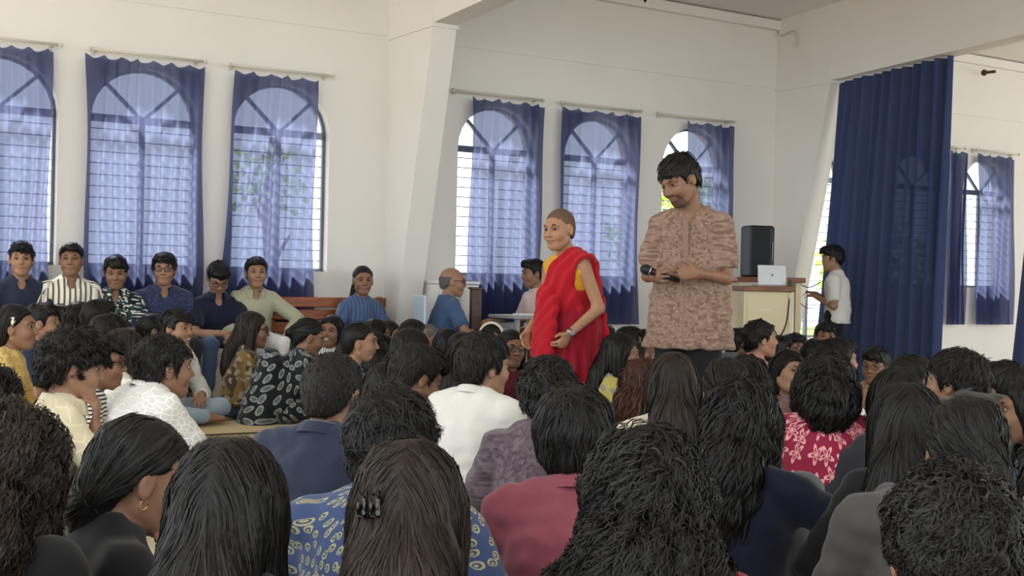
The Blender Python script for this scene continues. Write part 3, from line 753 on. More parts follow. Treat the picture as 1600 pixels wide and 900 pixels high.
    if face:
        for sd in (-1, 1):
            m = MB(); m.sphere((0, 0, 0), 1.0, 12, 8); V = np.array(m.v)
            V = np.stack([V[:, 0], V[:, 2], V[:, 1]], 1)            # pole forward
            c = np.array([0.032 * sd, 0.0735, 0.007]); Vw = np.array([qh(*(c + v * np.array([0.0145, 0.0125, 0.0052]))) for v in V])
            me = mesh_np('eye', Vw, np.array(m.f), mi=[1 if i // 12 < 3 else 0 for i in range(len(m.f))]); 
            link('eye', me, [plain('eye_white', srgb(176, 164, 156), 0.35), plain('iris', srgb(26, 16, 12), 0.15, 0.5)], root)
            m = MB(); pts = [qh(sd * xx, yy, zz) for xx, yy, zz in ((0.013, 0.0885, 0.0255), (0.026, 0.0860, 0.031), (0.040, 0.0775, 0.0315), (0.051, 0.066, 0.025))]
            m.tube(pts, [0.0030 * hs, 0.0042 * hs, 0.0038 * hs, 0.0015 * hs], 6); m.build('eyebrow', hair_mat('brow', (0.02, 0.015, 0.013, 1), 0.7), root, True)
        if smile == 2:
            m = MB(); V = []; n = 9
            for j in (0, 1):
                for i in range(n):
                    xx = -0.019 + 0.038 * i / (n - 1); V.append(qh(xx, 0.0945 - 9 * xx * xx, -0.0595 + 3.5 * xx * xx + (0.0035 if j else -0.0035) * (1 - (abs(xx) / 0.023) ** 2)))
            m.add(V, [(i, i + 1, n + i + 1, n + i) for i in range(n - 1)]); m.build('teeth', plain('teeth', srgb(225, 218, 208), 0.3), root, True)
    if glasses:
        gm = plain('spectacle_dark', srgb(28, 24, 24), 0.35) if glasses == 'dark' else plain('spectacle_metal', srgb(120, 105, 90), 0.25, 0.5, 0.8)
        gr = MB(); rr = 0.022
        for sd in (-1, 1):
            gr.tube([qh(0.033 * sd + rr * 1.05 * math.cos(a), 0.104 - 0.012 * abs(0.033 * sd + rr * math.cos(a)) / 0.05, 0.006 + rr * 0.85 * math.sin(a)) for a in np.linspace(0, 6.283, 19)], 0.0026, 5, False)
            gr.tube([qh(0.057 * sd, 0.092, 0.010), qh(0.077 * sd, 0.04, 0.012), qh(0.081 * sd, -0.012, 0.014)], 0.0022, 5)
        gr.tube([qh(-0.010, 0.106, 0.010), qh(0, 0.109, 0.013), qh(0.010, 0.106, 0.010)], 0.0018, 5)
        gg = gr.build('spectacles', gm, root, True)
        for sd in (-1, 1):
            m = MB(); c = qh(0.033 * sd, 0.100, 0.006); V = [c] + [qh(0.033 * sd + rr * 0.98 * math.cos(a), 0.1025 - 0.012 * abs(0.033 * sd + rr * math.cos(a)) / 0.05, 0.006 + rr * 0.82 * math.sin(a)) for a in np.linspace(0, 6.283, 15)[:-1]]
            m.add(V, [(0, 1 + i, 1 + (i + 1) % 14) for i in range(14)]); m.build('lens', lens_mat(), gg, True)
    if hair is not None:
        o = dict(hair); o.setdefault('seed', seed)
        build_hair(root, sk, o, lod, HAIRM[hcol], F_PX / Zd)
    sk.update(root=root, q=qh, Rh=Rh, arm=arm, leg=leg, nb=nb, hip=hip, hgt=hgt, shirt=shirt_o, mid=mid, shl=shl)
    if extras: extras(sk)
    return sk
def lens_mat():
    if 'lens' in MATS: return MATS['lens']
    t = NT('lens'); tr = t.n('ShaderNodeBsdfTransparent'); gl = t.n('ShaderNodeBsdfGlossy'); gl.inputs['Roughness'].default_value = 0.05
    mx = t.n('ShaderNodeMixShader'); mx.inputs[0].default_value = 0.04; t.t.links.new(tr.outputs[0], mx.inputs[1]); t.t.links.new(gl.outputs[0], mx.inputs[2]); t.t.links.new(mx.outputs[0], t.out.inputs[0])
    MATS['lens'] = t.m; return t.m
HAIRM = {'black': hair_mat('hair_black', (0.0075, 0.007, 0.007, 1), 0.40), 'soft': hair_mat('hair_soft_black', (0.011, 0.0095, 0.0095, 1), 0.5), 'brown': hair_mat('hair_dark_brown', (0.016, 0.011, 0.009, 1), 0.42),
         'red': hair_mat('hair_red_brown', (0.040, 0.016, 0.011, 1), 0.45), 'grey': hair_mat('hair_grey', (0.10, 0.095, 0.09, 1), 0.6), 'stub': hair_mat('hair_stubble', (0.13, 0.080, 0.055, 1), 0.8)}

# ================================================================== the hall
M_WALL = (lambda t: t.bsdf(t.mix(t.noise(t.obco(), 1.6, 5.0), srgb(224, 221, 216), srgb(234, 231, 227)), 0.85, 0.2, bump=t.noise(t.obco(), 25.0, 4.0), bstr=0.12, bdist=0.004))(NT('white_plaster'))
M_FLOOR = (lambda t: t.bsdf(t.mix(t.noise(t.obco(), 3.0, 5.0), srgb(172, 158, 132), srgb(196, 182, 156)), 0.45, 0.4))(NT('beige_floor'))
A_R1, A_R2, RIBW, TF, ZB, ZC = 2.11, 6.79, 0.228, 0.79, 3.14, 3.87
SLOPE = 0.06
def wq(mb, pts, face):
    mb.add([W(*p) for p in pts], [face])
wcs = [wall_a(p, 0, 2.0) for p in (-2, 227, 441)] + [wall_a(p, 0, 2.0) for p in (777, 937, 1085)]
wcs += [wcs[3] + 4.68, wcs[4] + 4.68, wcs[5] + 4.68]
WW, SILL, SPR = 0.43, 1.05, 2.22
NARC = 14
wins = [(c, SILL) for c in wcs]
wins[6] = (A_R2 + 0.62, 0.45)
def arch(c, n=NARC):
    return [(c - WW * math.cos(math.pi * i / n), SPR + WW * 0.95 * math.sin(math.pi * i / n)) for i in range(n + 1)]
wb = MB(); A0, A1, TH = -4.5, 16.5, -0.22
edges = [A0]
for c, sl in wins: edges += [c - WW, c + WW]
edges.append(A1)
for t in (0.0, TH):
    for i in range(0, len(edges), 2): wq(wb, [(edges[i], t, 0), (edges[i + 1], t, 0), (edges[i + 1], t, ZC + 0.1), (edges[i], t, ZC + 0.1)], (0, 1, 2, 3))
    for c, sl in wins:
        wq(wb, [(c - WW, t, 0), (c + WW, t, 0), (c + WW, t, sl), (c - WW, t, sl)], (0, 1, 2, 3))
        ar = arch(c)
        for (x0, z0), (x1, z1) in zip(ar[:-1], ar[1:]): wq(wb, [(x0, t, z0), (x1, t, z1), (x1, t, ZC + 0.1), (x0, t, ZC + 0.1)], (0, 1, 2, 3))
for c, sl in wins:
    ol = [(c - WW, sl)] + arch(c) + [(c + WW, sl)]
    for (x0, z0), (x1, z1) in zip(ol, ol[1:] + ol[:1]): wq(wb, [(x0, 0, z0), (x1, 0, z1), (x1, TH, z1), (x0, TH, z0)], (0, 1, 2, 3))
tag(wb.build('wall_windows', M_WALL), kind='structure')
fl = MB(); fl.box((2, 6, -0.06), (40, 34, 0.12)); tag(fl.build('floor', M_FLOOR), kind='structure')
# plaster lintel band and wall plate
for k, (z, hgt, tp) in enumerate(((ZB + 0.012, 0.024, 0.012), (ZC - 0.05, 0.10, 0.06))):
    for j, (a0, a1) in enumerate(((A0, A_R1), (A_R1 + RIBW, A_R2), (A_R2 + RIBW, A1))):
        m = MB(); c = W((a0 + a1) / 2, tp / 2, z); m.box(c, (a1 - a0, tp, hgt), np.array(Matrix.Rotation(WALL_ANG, 3, 'Z'))); tag(m.build('trim_%d' % (k * 3 + j + 1), M_WALL), kind='structure')
RW = np.array(Matrix.Rotation(WALL_ANG, 3, 'Z'))
cl = MB(); cl.add([W(A0, TH, ZC), W(A1, TH, ZC), W(A1, 15.0, ZC + 15.0 * SLOPE), W(A0, 15.0, ZC + 15.0 * SLOPE), W(A0, TH, ZC + 0.2), W(A1, TH, ZC + 0.2), W(A1, 15.0, ZC + 0.2 + 15.0 * SLOPE), W(A0, 15.0, ZC + 0.2 + 15.0 * SLOPE)],
                  [(0, 1, 2, 3), (7, 6, 5, 4), (0, 4, 5, 1), (1, 5, 6, 2), (2, 6, 7, 3), (3, 7, 4, 0)])
tag(cl.build('ceiling', M_WALL), kind='structure')
def prism(mb, a0, a1, prof):
    n = len(prof); V = [W(a0, t, z) for t, z in prof] + [W(a1, t, z) for t, z in prof]
    mb.add(V, [tuple(range(n))[::-1], tuple(range(n, 2 * n))] + [(i, (i + 1) % n, n + (i + 1) % n, n + i) for i in range(n)])
for j, ar_ in enumerate((A_R1, A_R2)):
    m = MB(); prism(m, ar_, ar_ + RIBW, [(0, 0), (0.10, 0), (TF, ZB - 0.04), (TF, ZB + 0.6), (0, ZB + 0.6)])
    tag(m.build('wall_buttress_%s' % ('left', 'right')[j], M_WALL), kind='structure')
    m = MB(); prism(m, ar_ + 0.002, ar_ + RIBW - 0.002, [(TF - 0.05, ZB), (9.0, ZB + (9.0 - TF) * SLOPE), (9.0, ZC + 9.0 * SLOPE + 0.05), (0.02, ZC + 0.05), (0.02, ZB + 0.5)])
    tag(m.build('wall_beam_%s' % ('left', 'right')[j], M_WALL), kind='structure')
    m = MB(); prism(m, ar_ - 0.015, ar_ + RIBW + 0.015, [(0, ZB - 0.03), (TF + 0.015, ZB - 0.03), (TF + 0.015, ZB + 0.03), (0, ZB + 0.03)]); tag(m.build('trim_%d' % (7 + j), M_WALL), kind='structure')
# ---- windows: frame, mullion, transom, fan bars, louvre bars, panes
M_FRAME = plain('window_paint', srgb(112, 116, 132), 0.5)
def glass():
    t = NT('window_glass'); tr = t.n('ShaderNodeBsdfTransparent'); tr.inputs[0].default_value = (0.92, 0.96, 0.95, 1); gl = t.n('ShaderNodeBsdfGlossy'); gl.inputs['Roughness'].default_value = 0.08
    mx = t.n('ShaderNodeMixShader'); mx.inputs[0].default_value = 0.06; t.t.links.new(tr.outputs[0], mx.inputs[1]); t.t.links.new(gl.outputs[0], mx.inputs[2]); t.t.links.new(mx.outputs[0], t.out.inputs[0]); return t.m
M_GLASS = glass()
def lbar(mb, p, q, w):   # bar in window-local coordinates (x along wall, z up)
    p = np.array(p); q = np.array(q); d = q - p; L = np.linalg.norm(d); an = math.atan2(d[1], d[0])
    mb.box(((p[0] + q[0]) / 2, 0, (p[1] + q[1]) / 2), (L, 0.03, w), np.array(Matrix.Rotation(-an, 3, 'Y')))
slat_me = MB().box((0, 0, 0), (WW * 2 - 0.06, 0.012, 0.008)).mesh('louvre_bar')
pane_cache = {}
for i, (c, sl) in enumerate(wins):
    e = empty('window_%d' % (i + 1), W(c, -0.10, 0), WALL_ANG); tag(e, kind='structure')
    fr = MB(); ol = [(-WW, sl)] + [(x - c, z) for x, z in arch(c)] + [(WW, sl)]
    for p, q in zip(ol, ol[1:] + ol[:1]): lbar(fr, p, q, 0.05)
    fr.build('window_frame', M_FRAME, e)
    m = MB(); lbar(m, (0, sl), (0, SPR), 0.045); m.build('mullion', M_FRAME, e)
    m = MB(); lbar(m, (-WW, SPR), (WW, SPR), 0.06); m.build('transom', M_FRAME, e)
    for an in (45, 135):
        m = MB(); lbar(m, (0, SPR), (WW * math.cos(math.radians(an)), SPR + WW * 0.95 * math.sin(math.radians(an))), 0.028); m.build('fan_bar', M_FRAME, e)
    z = sl + 0.09
    while z < SPR - 0.05:
        b = link('louvre_bar', slat_me, M_FRAME, e); b.location = (0, 0, z); z += 0.0905
    for s in (-1, 1):
        m = MB(); x0, x1 = sorted((s * 0.02, s * (WW - 0.02))); m.add([(x0, -0.02, sl), (x1, -0.02, sl), (x1, -0.02, SPR), (x0, -0.02, SPR)], [(0, 1, 2, 3)]); m.build('pane', M_GLASS, e)
    m = MB(); m.add([(x - c, -0.02, z) for x, z in arch(c)], [tuple(range(NARC + 1))]); m.build('pane', M_GLASS, e)

# ---- curtains and rods
def curtain_mat(name, col, sheer, transl):
    t = NT(name); u = t.noise(t.obco(), 5.0, 3.0)
    cc = t.mix(u, tuple(c * 0.85 for c in col[:3]) + (1,), col)
    di = t.n('ShaderNodeBsdfDiffuse'); t.set(di.inputs[0], cc); tl = t.n('ShaderNodeBsdfTranslucent'); t.set(tl.inputs[0], (0.16, 0.18, 0.33, 1) if sheer > 0.1 else col)
    m1 = t.n('ShaderNodeMixShader'); m1.inputs[0].default_value = transl; t.t.links.new(di.outputs[0], m1.inputs[1]); t.t.links.new(tl.outputs[0], m1.inputs[2])
    tr = t.n('ShaderNodeBsdfTransparent'); tr.inputs[0].default_value = (0.78, 0.80, 1.0, 1); m2 = t.n('ShaderNodeMixShader'); m2.inputs[0].default_value = sheer
    t.t.links.new(m1.outputs[0], m2.inputs[1]); t.t.links.new(tr.outputs[0], m2.inputs[2]); t.t.links.new(m2.outputs[0], t.out.inputs[0]); return t.m
M_CURT = curtain_mat('sheer_blue_cloth', srgb(42, 54, 102), 0.11, 0.60)
M_DRAPE = curtain_mat('navy_drape_cloth', srgb(62, 74, 112), 0.010, 0.10)
M_ROD = plain('curtain_rod_paint', srgb(205, 200, 190), 0.4)
def rod(p0, p1, label, z=2.72):
    a0, a1 = wall_a(p0, 0.1, z), wall_a(p1, 0.1, z); e = empty('curtain_rod', W((a0 + a1) / 2, 0.1, z), WALL_ANG); tag(e, label, 'curtain rod', 'curtain rods'); L = a1 - a0
    m = MB(); m.tube([(-L / 2, 0, 0), (L / 2, 0, 0)], 0.011, 8); m.build('rod', M_ROD, e, True)
    for s in (-1, 1):
        m = MB(); m.sphere((s * L / 2, 0, 0), 0.018, 8, 6); m.build('finial', M_ROD, e, True)
        m = MB(); m.box((s * (L / 2 - 0.05), 0.05, 0), (0.018, 0.10, 0.018)); m.box((s * (L / 2 - 0.05), 0.094, 0), (0.03, 0.012, 0.06)); m.build('bracket', M_ROD, e)
    return e
def curtain(p0, p1, label, zt=2.685, zb=0.60, shift=(0.0, 0.0), folds=9, amp=0.030, seed=0, t=0.085, rough_hem=0.0):
    a0, a1 = wall_a(p0, t, 2.6), wall_a(p1, t, 2.6); r_ = np.random.default_rng(seed); nu, nv = 90, 34
    e = W((a0 + a1) / 2, t, 0); V = []; L = a1 - a0
    ph = np.cumsum(r_.uniform(0.6, 1.5, nu)); ph = ph / ph[-1] * folds * 2 * math.pi; w2 = r_.uniform(0, 6)
    for j in range(nv + 1):
        v = j / nv; 
        for i in range(nu):
            u = i / (nu - 1); z = zt + (zb - zt) * v
            sag = -0.035 * abs(math.sin(u * math.pi * (folds * 0.7))) if j == 0 else 0
            if j <= 2: z += -0.03 * abs(math.sin(u * math.pi * folds * 0.7)) * (1 - j / 3)
            x = -L / 2 + L * u + shift[0] * v * (1 - u) + shift[1] * v * u + 0.012 * math.sin(v * 7 + u * 9 + w2)
            y = -(amp * (0.6 + 0.6 * v) * math.sin(ph[i] + 0.8 * math.sin(v * 3 + w2)) + 0.012 * math.sin(ph[i] * 0.37 + v * 4))
            if rough_hem and j == nv: z += rough_hem * math.sin(u * 11 + w2)
            V.append((x, y, z))
    Q = [(j * nu + i, j * nu + i + 1, (j + 1) * nu + i + 1, (j + 1) * nu + i) for j in range(nv) for i in range(nu - 1)]
    o = link('curtain', mesh_np('curtain', V, np.array(Q)), M_CURT); o.location = tuple(e); o.rotation_euler = (0, 0, WALL_ANG)
    return tag(o, label, 'curtain', 'sheer blue window curtains')
curtain(-95, 82, 'blue sheer curtain cut by the left edge of the picture', seed=1)
curtain(133, 320, 'widest blue sheer curtain, behind boys in striped and floral shirts', seed=2, shift=(0.03, 0.0), folds=10)
curtain(369, 498, 'blue sheer curtain just left of the blank wall and buttress', seed=3, shift=(-0.12, -0.02), folds=7)
curtain(736, 851, 'blue sheer curtain left of the monk, window bare on its left side', seed=4, shift=(-0.02, -0.06), folds=8, zb=0.62)
curtain(879, 1003, 'blue sheer curtain directly behind the monk', seed=5, shift=(-0.03, -0.01), folds=7)
curtain(1071, 1146, 'narrow blue curtain bunched behind head of man in brown kurta', seed=6, folds=6, amp=0.03)
curtain(1484, 1512, 'narrow blue curtain against the big navy drape, far bay', seed=7, folds=4, shift=(0, 0.02))
curtain(1529, 1586, 'blue sheer curtain in far bay near the right edge', seed=8, folds=5)
rod(-100, 95, 'pale curtain rod cut by the left edge of the picture')
rod(140, 321, 'pale curtain rod over the widest blue curtain')
rod(358, 521, 'pale curtain rod reaching past its curtain onto blank wall left of buttress', 2.72)
rod(709, 849, 'pale curtain rod just right of the sloping left buttress')
rod(879, 1002, 'pale curtain rod above the curtain behind the monk')
rod(1031, 1148, 'pale curtain rod above man in brown kurta, left half empty')
rod(1480, 1508, 'short piece of pale curtain rod beside the big navy drape')
rod(1526, 1592, 'pale curtain rod nearest the right edge of the picture')

# the navy drapes under the right beam
def drape(t0, t1, label, lean0, lean1, folds, seed, ztop=lambda t: ZB + (t - TF) * SLOPE - 0.01, zb=0.04):
    r_ = np.random.default_rng(seed); nu, nv = 120, 30; a = A_R2 + RIBW * 0.5; V = []; o0 = W(a, 0, 0)
    ph = np.cumsum(r_.uniform(0.5, 1.6, nu)); ph = ph / ph[-1] * folds * 2 * math.pi
    for j in range(nv + 1):
        v = j / nv
        for i in range(nu):
            u = i / (nu - 1); t = t0 + (t1 - t0) * u; zt = ztop(t); z = zt + (zb - zt) * v
            tt = t + lean0 * v * (1 - u) + lean1 * v * u
            amp = 0.02 + 0.045 * u
            da = amp * math.sin(ph[i] + 0.6 * math.sin(2.5 * v)) + 0.02 * math.sin(ph[i] * 0.31 + 3 * v)
            V.append(tuple(WU * da + WN * tt + np.array([0, 0, z])))
    Q = [(j * nu + i, j * nu + i + 1, (j + 1) * nu + i + 1, (j + 1) * nu + i) for j in range(nv) for i in range(nu - 1)]
    o = link('drape', mesh_np('drape', V, np.array(Q)), M_DRAPE); o.location = tuple(o0); return tag(o, label, 'curtain')
drape(TF + 0.01, TF + 1.43, 'tall navy drape hanging from the beam beside the right buttress', -0.30, -0.07, 11, 3)
drape(TF + 2.38, TF + 3.9, 'navy drape at the extreme right edge of the picture', -0.28, 0.0, 9, 5)

# ---- outdoors, seen through the windows
g = MB(); gc = W(6, -10.4, -0.35); g.box(gc, (44, 20, 0.2), RW); tag(g.build('ground', plain('outdoor_grass', srgb(110, 128, 70), 0.9, 0.1, 0, 3.0, 0.2)), kind='structure')
def leaf_mat():
    t = NT('tree_leaf'); cc = t.mix(t.noise(t.obco(), 3.0, 2.0), srgb(130, 165, 60), srgb(190, 210, 110)); d = t.n('ShaderNodeBsdfDiffuse'); tl = t.n('ShaderNodeBsdfTranslucent'); t.set(d.inputs[0], cc); t.set(tl.inputs[0], cc)
    m = t.n('ShaderNodeMixShader'); m.inputs[0].default_value = 0.6; t.t.links.new(d.outputs[0], m.inputs[1]); t.t.links.new(tl.outputs[0], m.inputs[2]); t.t.links.new(m.outputs[0], t.out.inputs[0]); return t.m
M_LEAF = leaf_mat()
M_BARK = plain('bark', srgb(96, 80, 62), 0.9)
def tree(a, t, h, r, label, seed, n=700):
    r_ = np.random.default_rng(seed); e = empty('tree', W(a, t, -0.25)); tag(e, label, 'tree', 'garden trees outside the windows')
    m = MB(); m.tube([(0, 0, 0), (0.05, 0, h * 0.4), (-0.05, 0.05, h * 0.75), (0.02, 0, h)], [0.11, 0.09, 0.06, 0.03], 8); tr = m.build('trunk', M_BARK, e, True)
    for k in range(5):
        an = k * 1.3; m = MB(); m.tube([(0, 0, h * (0.45 + 0.08 * k)), (math.cos(an) * r * 0.5, math.sin(an) * r * 0.5, h * (0.6 + 0.07 * k))], [0.045, 0.015], 6); m.build('branch', M_BARK, e, True)
    P = r_.normal(0, 1, (n, 3)); P /= np.linalg.norm(P, axis=1, keepdims=True); P = P * (r * r_.uniform(0.35, 1, n) ** 0.5)[:, None] * np.array([1, 1, 0.85]) + np.array([0, 0, h * 0.82])
    D = r_.normal(0, 1, (n, 3)); D /= np.linalg.norm(D, axis=1, keepdims=True); E = np.cross(D, r_.normal(0, 1, (n, 3))); E /= np.linalg.norm(E, axis=1, keepdims=True); L = r_.uniform(0.10, 0.2, n)[:, None]
    V = np.stack([P, P + D * L * 0.5 + E * L * 0.25, P + D * L, P + D * L * 0.5 - E * L * 0.25], 1).reshape(-1, 3); Q = np.arange(n * 4).reshape(n, 4)
    link('foliage', mesh_np('foliage', V, Q, False), M_LEAF, e)['kind'] = 'stuff'
tree(2.7, -4.2, 2.9, 0.5, 'small pale green tree outside window beside the blank wall', 1, 110)
tree(8.3, -3.4, 2.4, 0.95, 'bright green tree outside window behind man in kurta', 2, 1300)
tree(10.9, -2.2, 1.9, 0.8, 'green tree outside low window behind standing boy', 3)

# ================================================================== furniture
M_BENCH = wood('bench_wood', srgb(112, 56, 30), srgb(158, 86, 48)); M_DARKW = wood('dark_wood', srgb(58, 36, 28), srgb(84, 56, 42)); M_TOPW = wood('table_top_wood', srgb(104, 66, 44), srgb(146, 98, 64))
M_WHITE = plain('white_paint', srgb(226, 224, 220), 0.6); M_CREAM = plain('cream_laminate', srgb(222, 208, 172), 0.5, 0.3, 0, 6, 0.04)
M_GREY = plain('grey_laminate', srgb(150, 148, 150), 0.5); M_BLACK = plain('black_plastic', srgb(22, 23, 26), 0.4, 0.4); M_STEEL = plain('steel', srgb(150, 150, 152), 0.3, 0.5, 0.9)
def at_wall(px, t, z=0.0): 
    a = wall_a(px, t, max(z, 0.5)); return W(a, t, z)
# wooden slatted bench right of the boys
a0, a1 = wall_a(425, 0.3, 0.6), wall_a(612, 0.3, 0.6); e = empty('bench', W((a0 + a1) / 2, 0.34, 0), WALL_ANG); tag(e, 'brown slatted wooden bench under girl in blue tunic', 'bench'); L = a1 - a0
for z in (0.79, 0.685, 0.58): MB().box((0, 0.16, z), (L, 0.025, 0.085), bev=0.006).build('back_slat', M_BENCH, e)
for y in (-0.17, -0.06, 0.05): MB().box((0, y, 0.42), (L, 0.095, 0.03), bev=0.006).build('seat_slat', M_BENCH, e)
for sx in (-1, 1):
    MB().box((sx * (L / 2 - 0.05), 0.185, 0.42), (0.05, 0.03, 0.84)).build('leg', M_BENCH, e); MB().box((sx * (L / 2 - 0.05), -0.18, 0.20), (0.05, 0.05, 0.405)).build('leg', M_BENCH, e)
    MB().box((sx * (L / 2 - 0.05), 0.0, 0.385), (0.04, 0.36, 0.04)).build('rail', M_BENCH, e)
# low built-in seat along the left wall
a0, a1 = wall_a(-160, 0.3, 0.5), wall_a(432, 0.3, 0.5) - 0.03; e = empty('plinth_bench', W((a0 + a1) / 2, 0.27, 0), WALL_ANG); tag(e, 'long low white seat along the wall under row of boys', 'bench')
MB().box((0, 0, 0.19), (a1 - a0, 0.34, 0.38)).build('plinth', M_WHITE, e); MB().box((0, -0.01, 0.40), (a1 - a0 + 0.02, 0.40, 0.04), bev=0.008).build('seat_slab', M_WHITE, e)
def chair(loc, rz, label, mat):
    e = empty('chair', loc, rz); tag(e, label, 'chair')
    MB().box((0, 0, 0.43), (0.42, 0.40, 0.03), bev=0.01).build('seat', mat, e); MB().box((0, -0.20, 0.72), (0.40, 0.025, 0.30), bev=0.01).build('backrest', mat, e)
    for sx in (-1, 1):
        for sy in (-1, 1): MB().box((sx * 0.19, sy * 0.18, 0.21), (0.03, 0.03, 0.42)).build('leg', mat, e)
        MB().box((sx * 0.18, -0.20, 0.51), (0.03, 0.025, 0.16)).build('back_post', mat, e)
    return e
# white cabinet, dark upright stand, grey table by the middle windows
def cabinet(px0, px1, t, ztop, label):
    a0, a1 = wall_a(px0, t, 0.7), wall_a(px1, t, 0.7); e = empty('cabinet', W((a0 + a1) / 2, t, 0), WALL_ANG); tag(e, label, 'cabinet'); L = a1 - a0
    MB().box((0, 0, ztop / 2 - 0.01), (L, 0.30, ztop - 0.02)).build('carcass', M_WHITE, e); MB().box((0, -0.005, ztop), (L + 0.02, 0.33, 0.025), bev=0.006).build('top', M_WHITE, e)
    for s in (-1, 1):
        d = MB().box((s * L / 4, -0.157, ztop / 2), (L / 2 - 0.02, 0.015, ztop - 0.08), bev=0.004).build('door', M_WHITE, e); MB().box((s * 0.03, -0.172, ztop * 0.6), (0.01, 0.016, 0.08)).build('handle', M_STEEL, d)
cabinet(672, 733, 0.35, 0.98, 'white cabinet behind bald man in blue shirt')
e = empty('wooden_stand', at_wall(742, 0.75), WALL_ANG); tag(e, 'dark wooden upright board beside bald man in blue shirt', 'stand')
MB().box((0, 0, 0.47), (0.105, 0.04, 0.92), bev=0.006).build('board', M_DARKW, e); MB().box((0, 0, 0.02), (0.28, 0.26, 0.04), bev=0.006).build('base', M_DARKW, e)
MB().box((0.0, 0.0, 0.935), (0.125, 0.06, 0.02), bev=0.004).build('cap', M_DARKW, e)
e = empty('white_box', at_wall(757, 0.55), WALL_ANG); tag(e, 'white box low beside the dark wooden upright board', 'box')
MB().box((0, 0, 0.30), (0.13, 0.14, 0.60), bev=0.006).build('body', M_WHITE, e); MB().box((0, -0.004, 0.612), (0.14, 0.15, 0.02), bev=0.004).build('lid', M_WHITE, e)
e = empty('table', at_wall(822, 0.95), WALL_ANG); tag(e, 'small grey table between bald man and monk', 'table')
MB().box((0, 0, 0.70), (0.52, 0.42, 0.03), bev=0.006).build('table_top', M_GREY, e)
for sx in (-1, 1):
    for sy in (-1, 1): MB().box((sx * 0.20, sy * 0.16, 0.343), (0.035, 0.035, 0.685)).build('leg', M_GREY, e)
    MB().box((sx * 0.20, 0, 0.62), (0.025, 0.30, 0.05)).build('rail', M_GREY, e)
tag(MB().box(at_wall(815, 0.95) + np.array([0.02, 0, 0.721]), (0.16, 0.12, 0.012), RW).build('notebook', plain('paper', srgb(214, 214, 212), 0.8)), 'pale notebook lying on the small grey table', 'notebook')
# lectern, side table, laptop, loudspeaker
ZL = 11.9; pl = pix(1189, 560, ZL); e = empty('lectern', (pl[0], pl[1], 0), math.radians(4)); tag(e, 'cream lectern with brown wooden rim behind man in kurta', 'lectern')
MB().box((0, 0, 0.48), (0.45, 0.36, 0.96)).build('body', M_CREAM, e)
MB().box((0, -0.183, 0.72), (0.39, 0.012, 0.34), bev=0.003).build('panel', M_CREAM, e); MB().box((0, -0.183, 0.30), (0.39, 0.012, 0.44), bev=0.003).build('panel', M_CREAM, e)
for s in (-1, 1): MB().box((s * 0.21, -0.188, 0.48), (0.03, 0.016, 0.95), bev=0.003).build('stile', M_CREAM, e)
MB().box((0, -0.01, 0.985), (0.48, 0.42, 0.05), bev=0.006).build('rim', M_TOPW, e); MB().box((-0.02, -0.192, 0.79), (0.10, 0.006, 0.012)).build('label_strip', M_WHITE, e)
pt = pix(1186, 560, ZL + 0.55); e = empty('side_table', (pt[0], pt[1], 0), math.radians(4)); tag(e, 'brown topped table carrying loudspeaker behind the cream lectern', 'table')
MB().box((0.04, 0, 1.07), (0.66, 0.5, 0.05), bev=0.006).build('table_top', M_TOPW, e)
for sx in (-1, 1):
    for sy in (-1, 1): MB().box((0.04 + sx * 0.27, sy * 0.19, 0.52), (0.05, 0.05, 1.05)).build('leg', M_CREAM, e)
    MB().box((0.04 + sx * 0.27, 0, 1.0), (0.03, 0.36, 0.08)).build('rail', M_CREAM, e)
lap = empty('laptop', (pl[0] + 0.055, pl[1] + 0.02, 1.012), math.radians(6)); tag(lap, 'open silver laptop seen from behind on the lectern', 'laptop')
M_ALU = plain('aluminium', srgb(176, 176, 180), 0.35, 0.5, 0.6)
MB().box((0, -0.02, 0.006), (0.27, 0.19, 0.012), bev=0.003).build('base', M_ALU, lap)
RT = np.array(Matrix.Rotation(math.radians(-8), 3, 'X'))
sc = MB().box((0, -0.115, 0.10), (0.27, 0.007, 0.185), RT, bev=0.003).build('screen_lid', M_ALU, lap)
m = MB(); m.sphere((0, -0.1195, 0.098), (0.010, 0.0015, 0.011), 12, 6); m.sphere((0.002, -0.1195, 0.113), (0.002, 0.001, 0.004), 6, 4); m.build('emblem', plain('emblem_grey', srgb(90, 90, 94), 0.3), sc, True)
spk = empty('loudspeaker', (pt[0] - 0.03, pt[1] + 0.06, 1.095), math.radians(14)); tag(spk, 'black loudspeaker standing on the brown topped table', 'loudspeaker')
MB().box((0, 0, 0.25), (0.26, 0.24, 0.50), bev=0.02).build('cabinet', M_BLACK, spk); MB().box((-0.02, -0.122, 0.25), (0.19, 0.012, 0.45), bev=0.005).build('grille', plain('speaker_grille', srgb(34, 36, 40), 0.7), spk)
m = MB(); m.box((0.131, 0.0, 0.26), (0.006, 0.03, 0.11), bev=0.002); m.build('handle', plain('speaker_handle', srgb(12, 12, 13), 0.6), spk)
m = MB(); m.tube([(0.10, -0.128, 0.16), (0.10, -0.132, 0.34)], 0.006, 6); m.build('corner_trim', M_GREY, spk)
def cable(name, pts, label, r=0.006, mat=None):
    P = np.array(pts, float); n = len(P); tt = np.linspace(0, n - 1, n * 6); out = []
    for t in tt:
        i = min(int(t), n - 2); f = t - i; p0, p1, p2, p3 = P[max(i - 1, 0)], P[i], P[i + 1], P[min(i + 2, n - 1)]
        out.append(0.5 * ((2 * p1) + (-p0 + p2) * f + (2 * p0 - 5 * p1 + 4 * p2 - p3) * f * f + (-p0 + 3 * p1 - 3 * p2 + p3) * f ** 3))
    return tag(MB().tube(out, r, 6).build(name, mat or M_BLACK, None, True), label, 'cable')
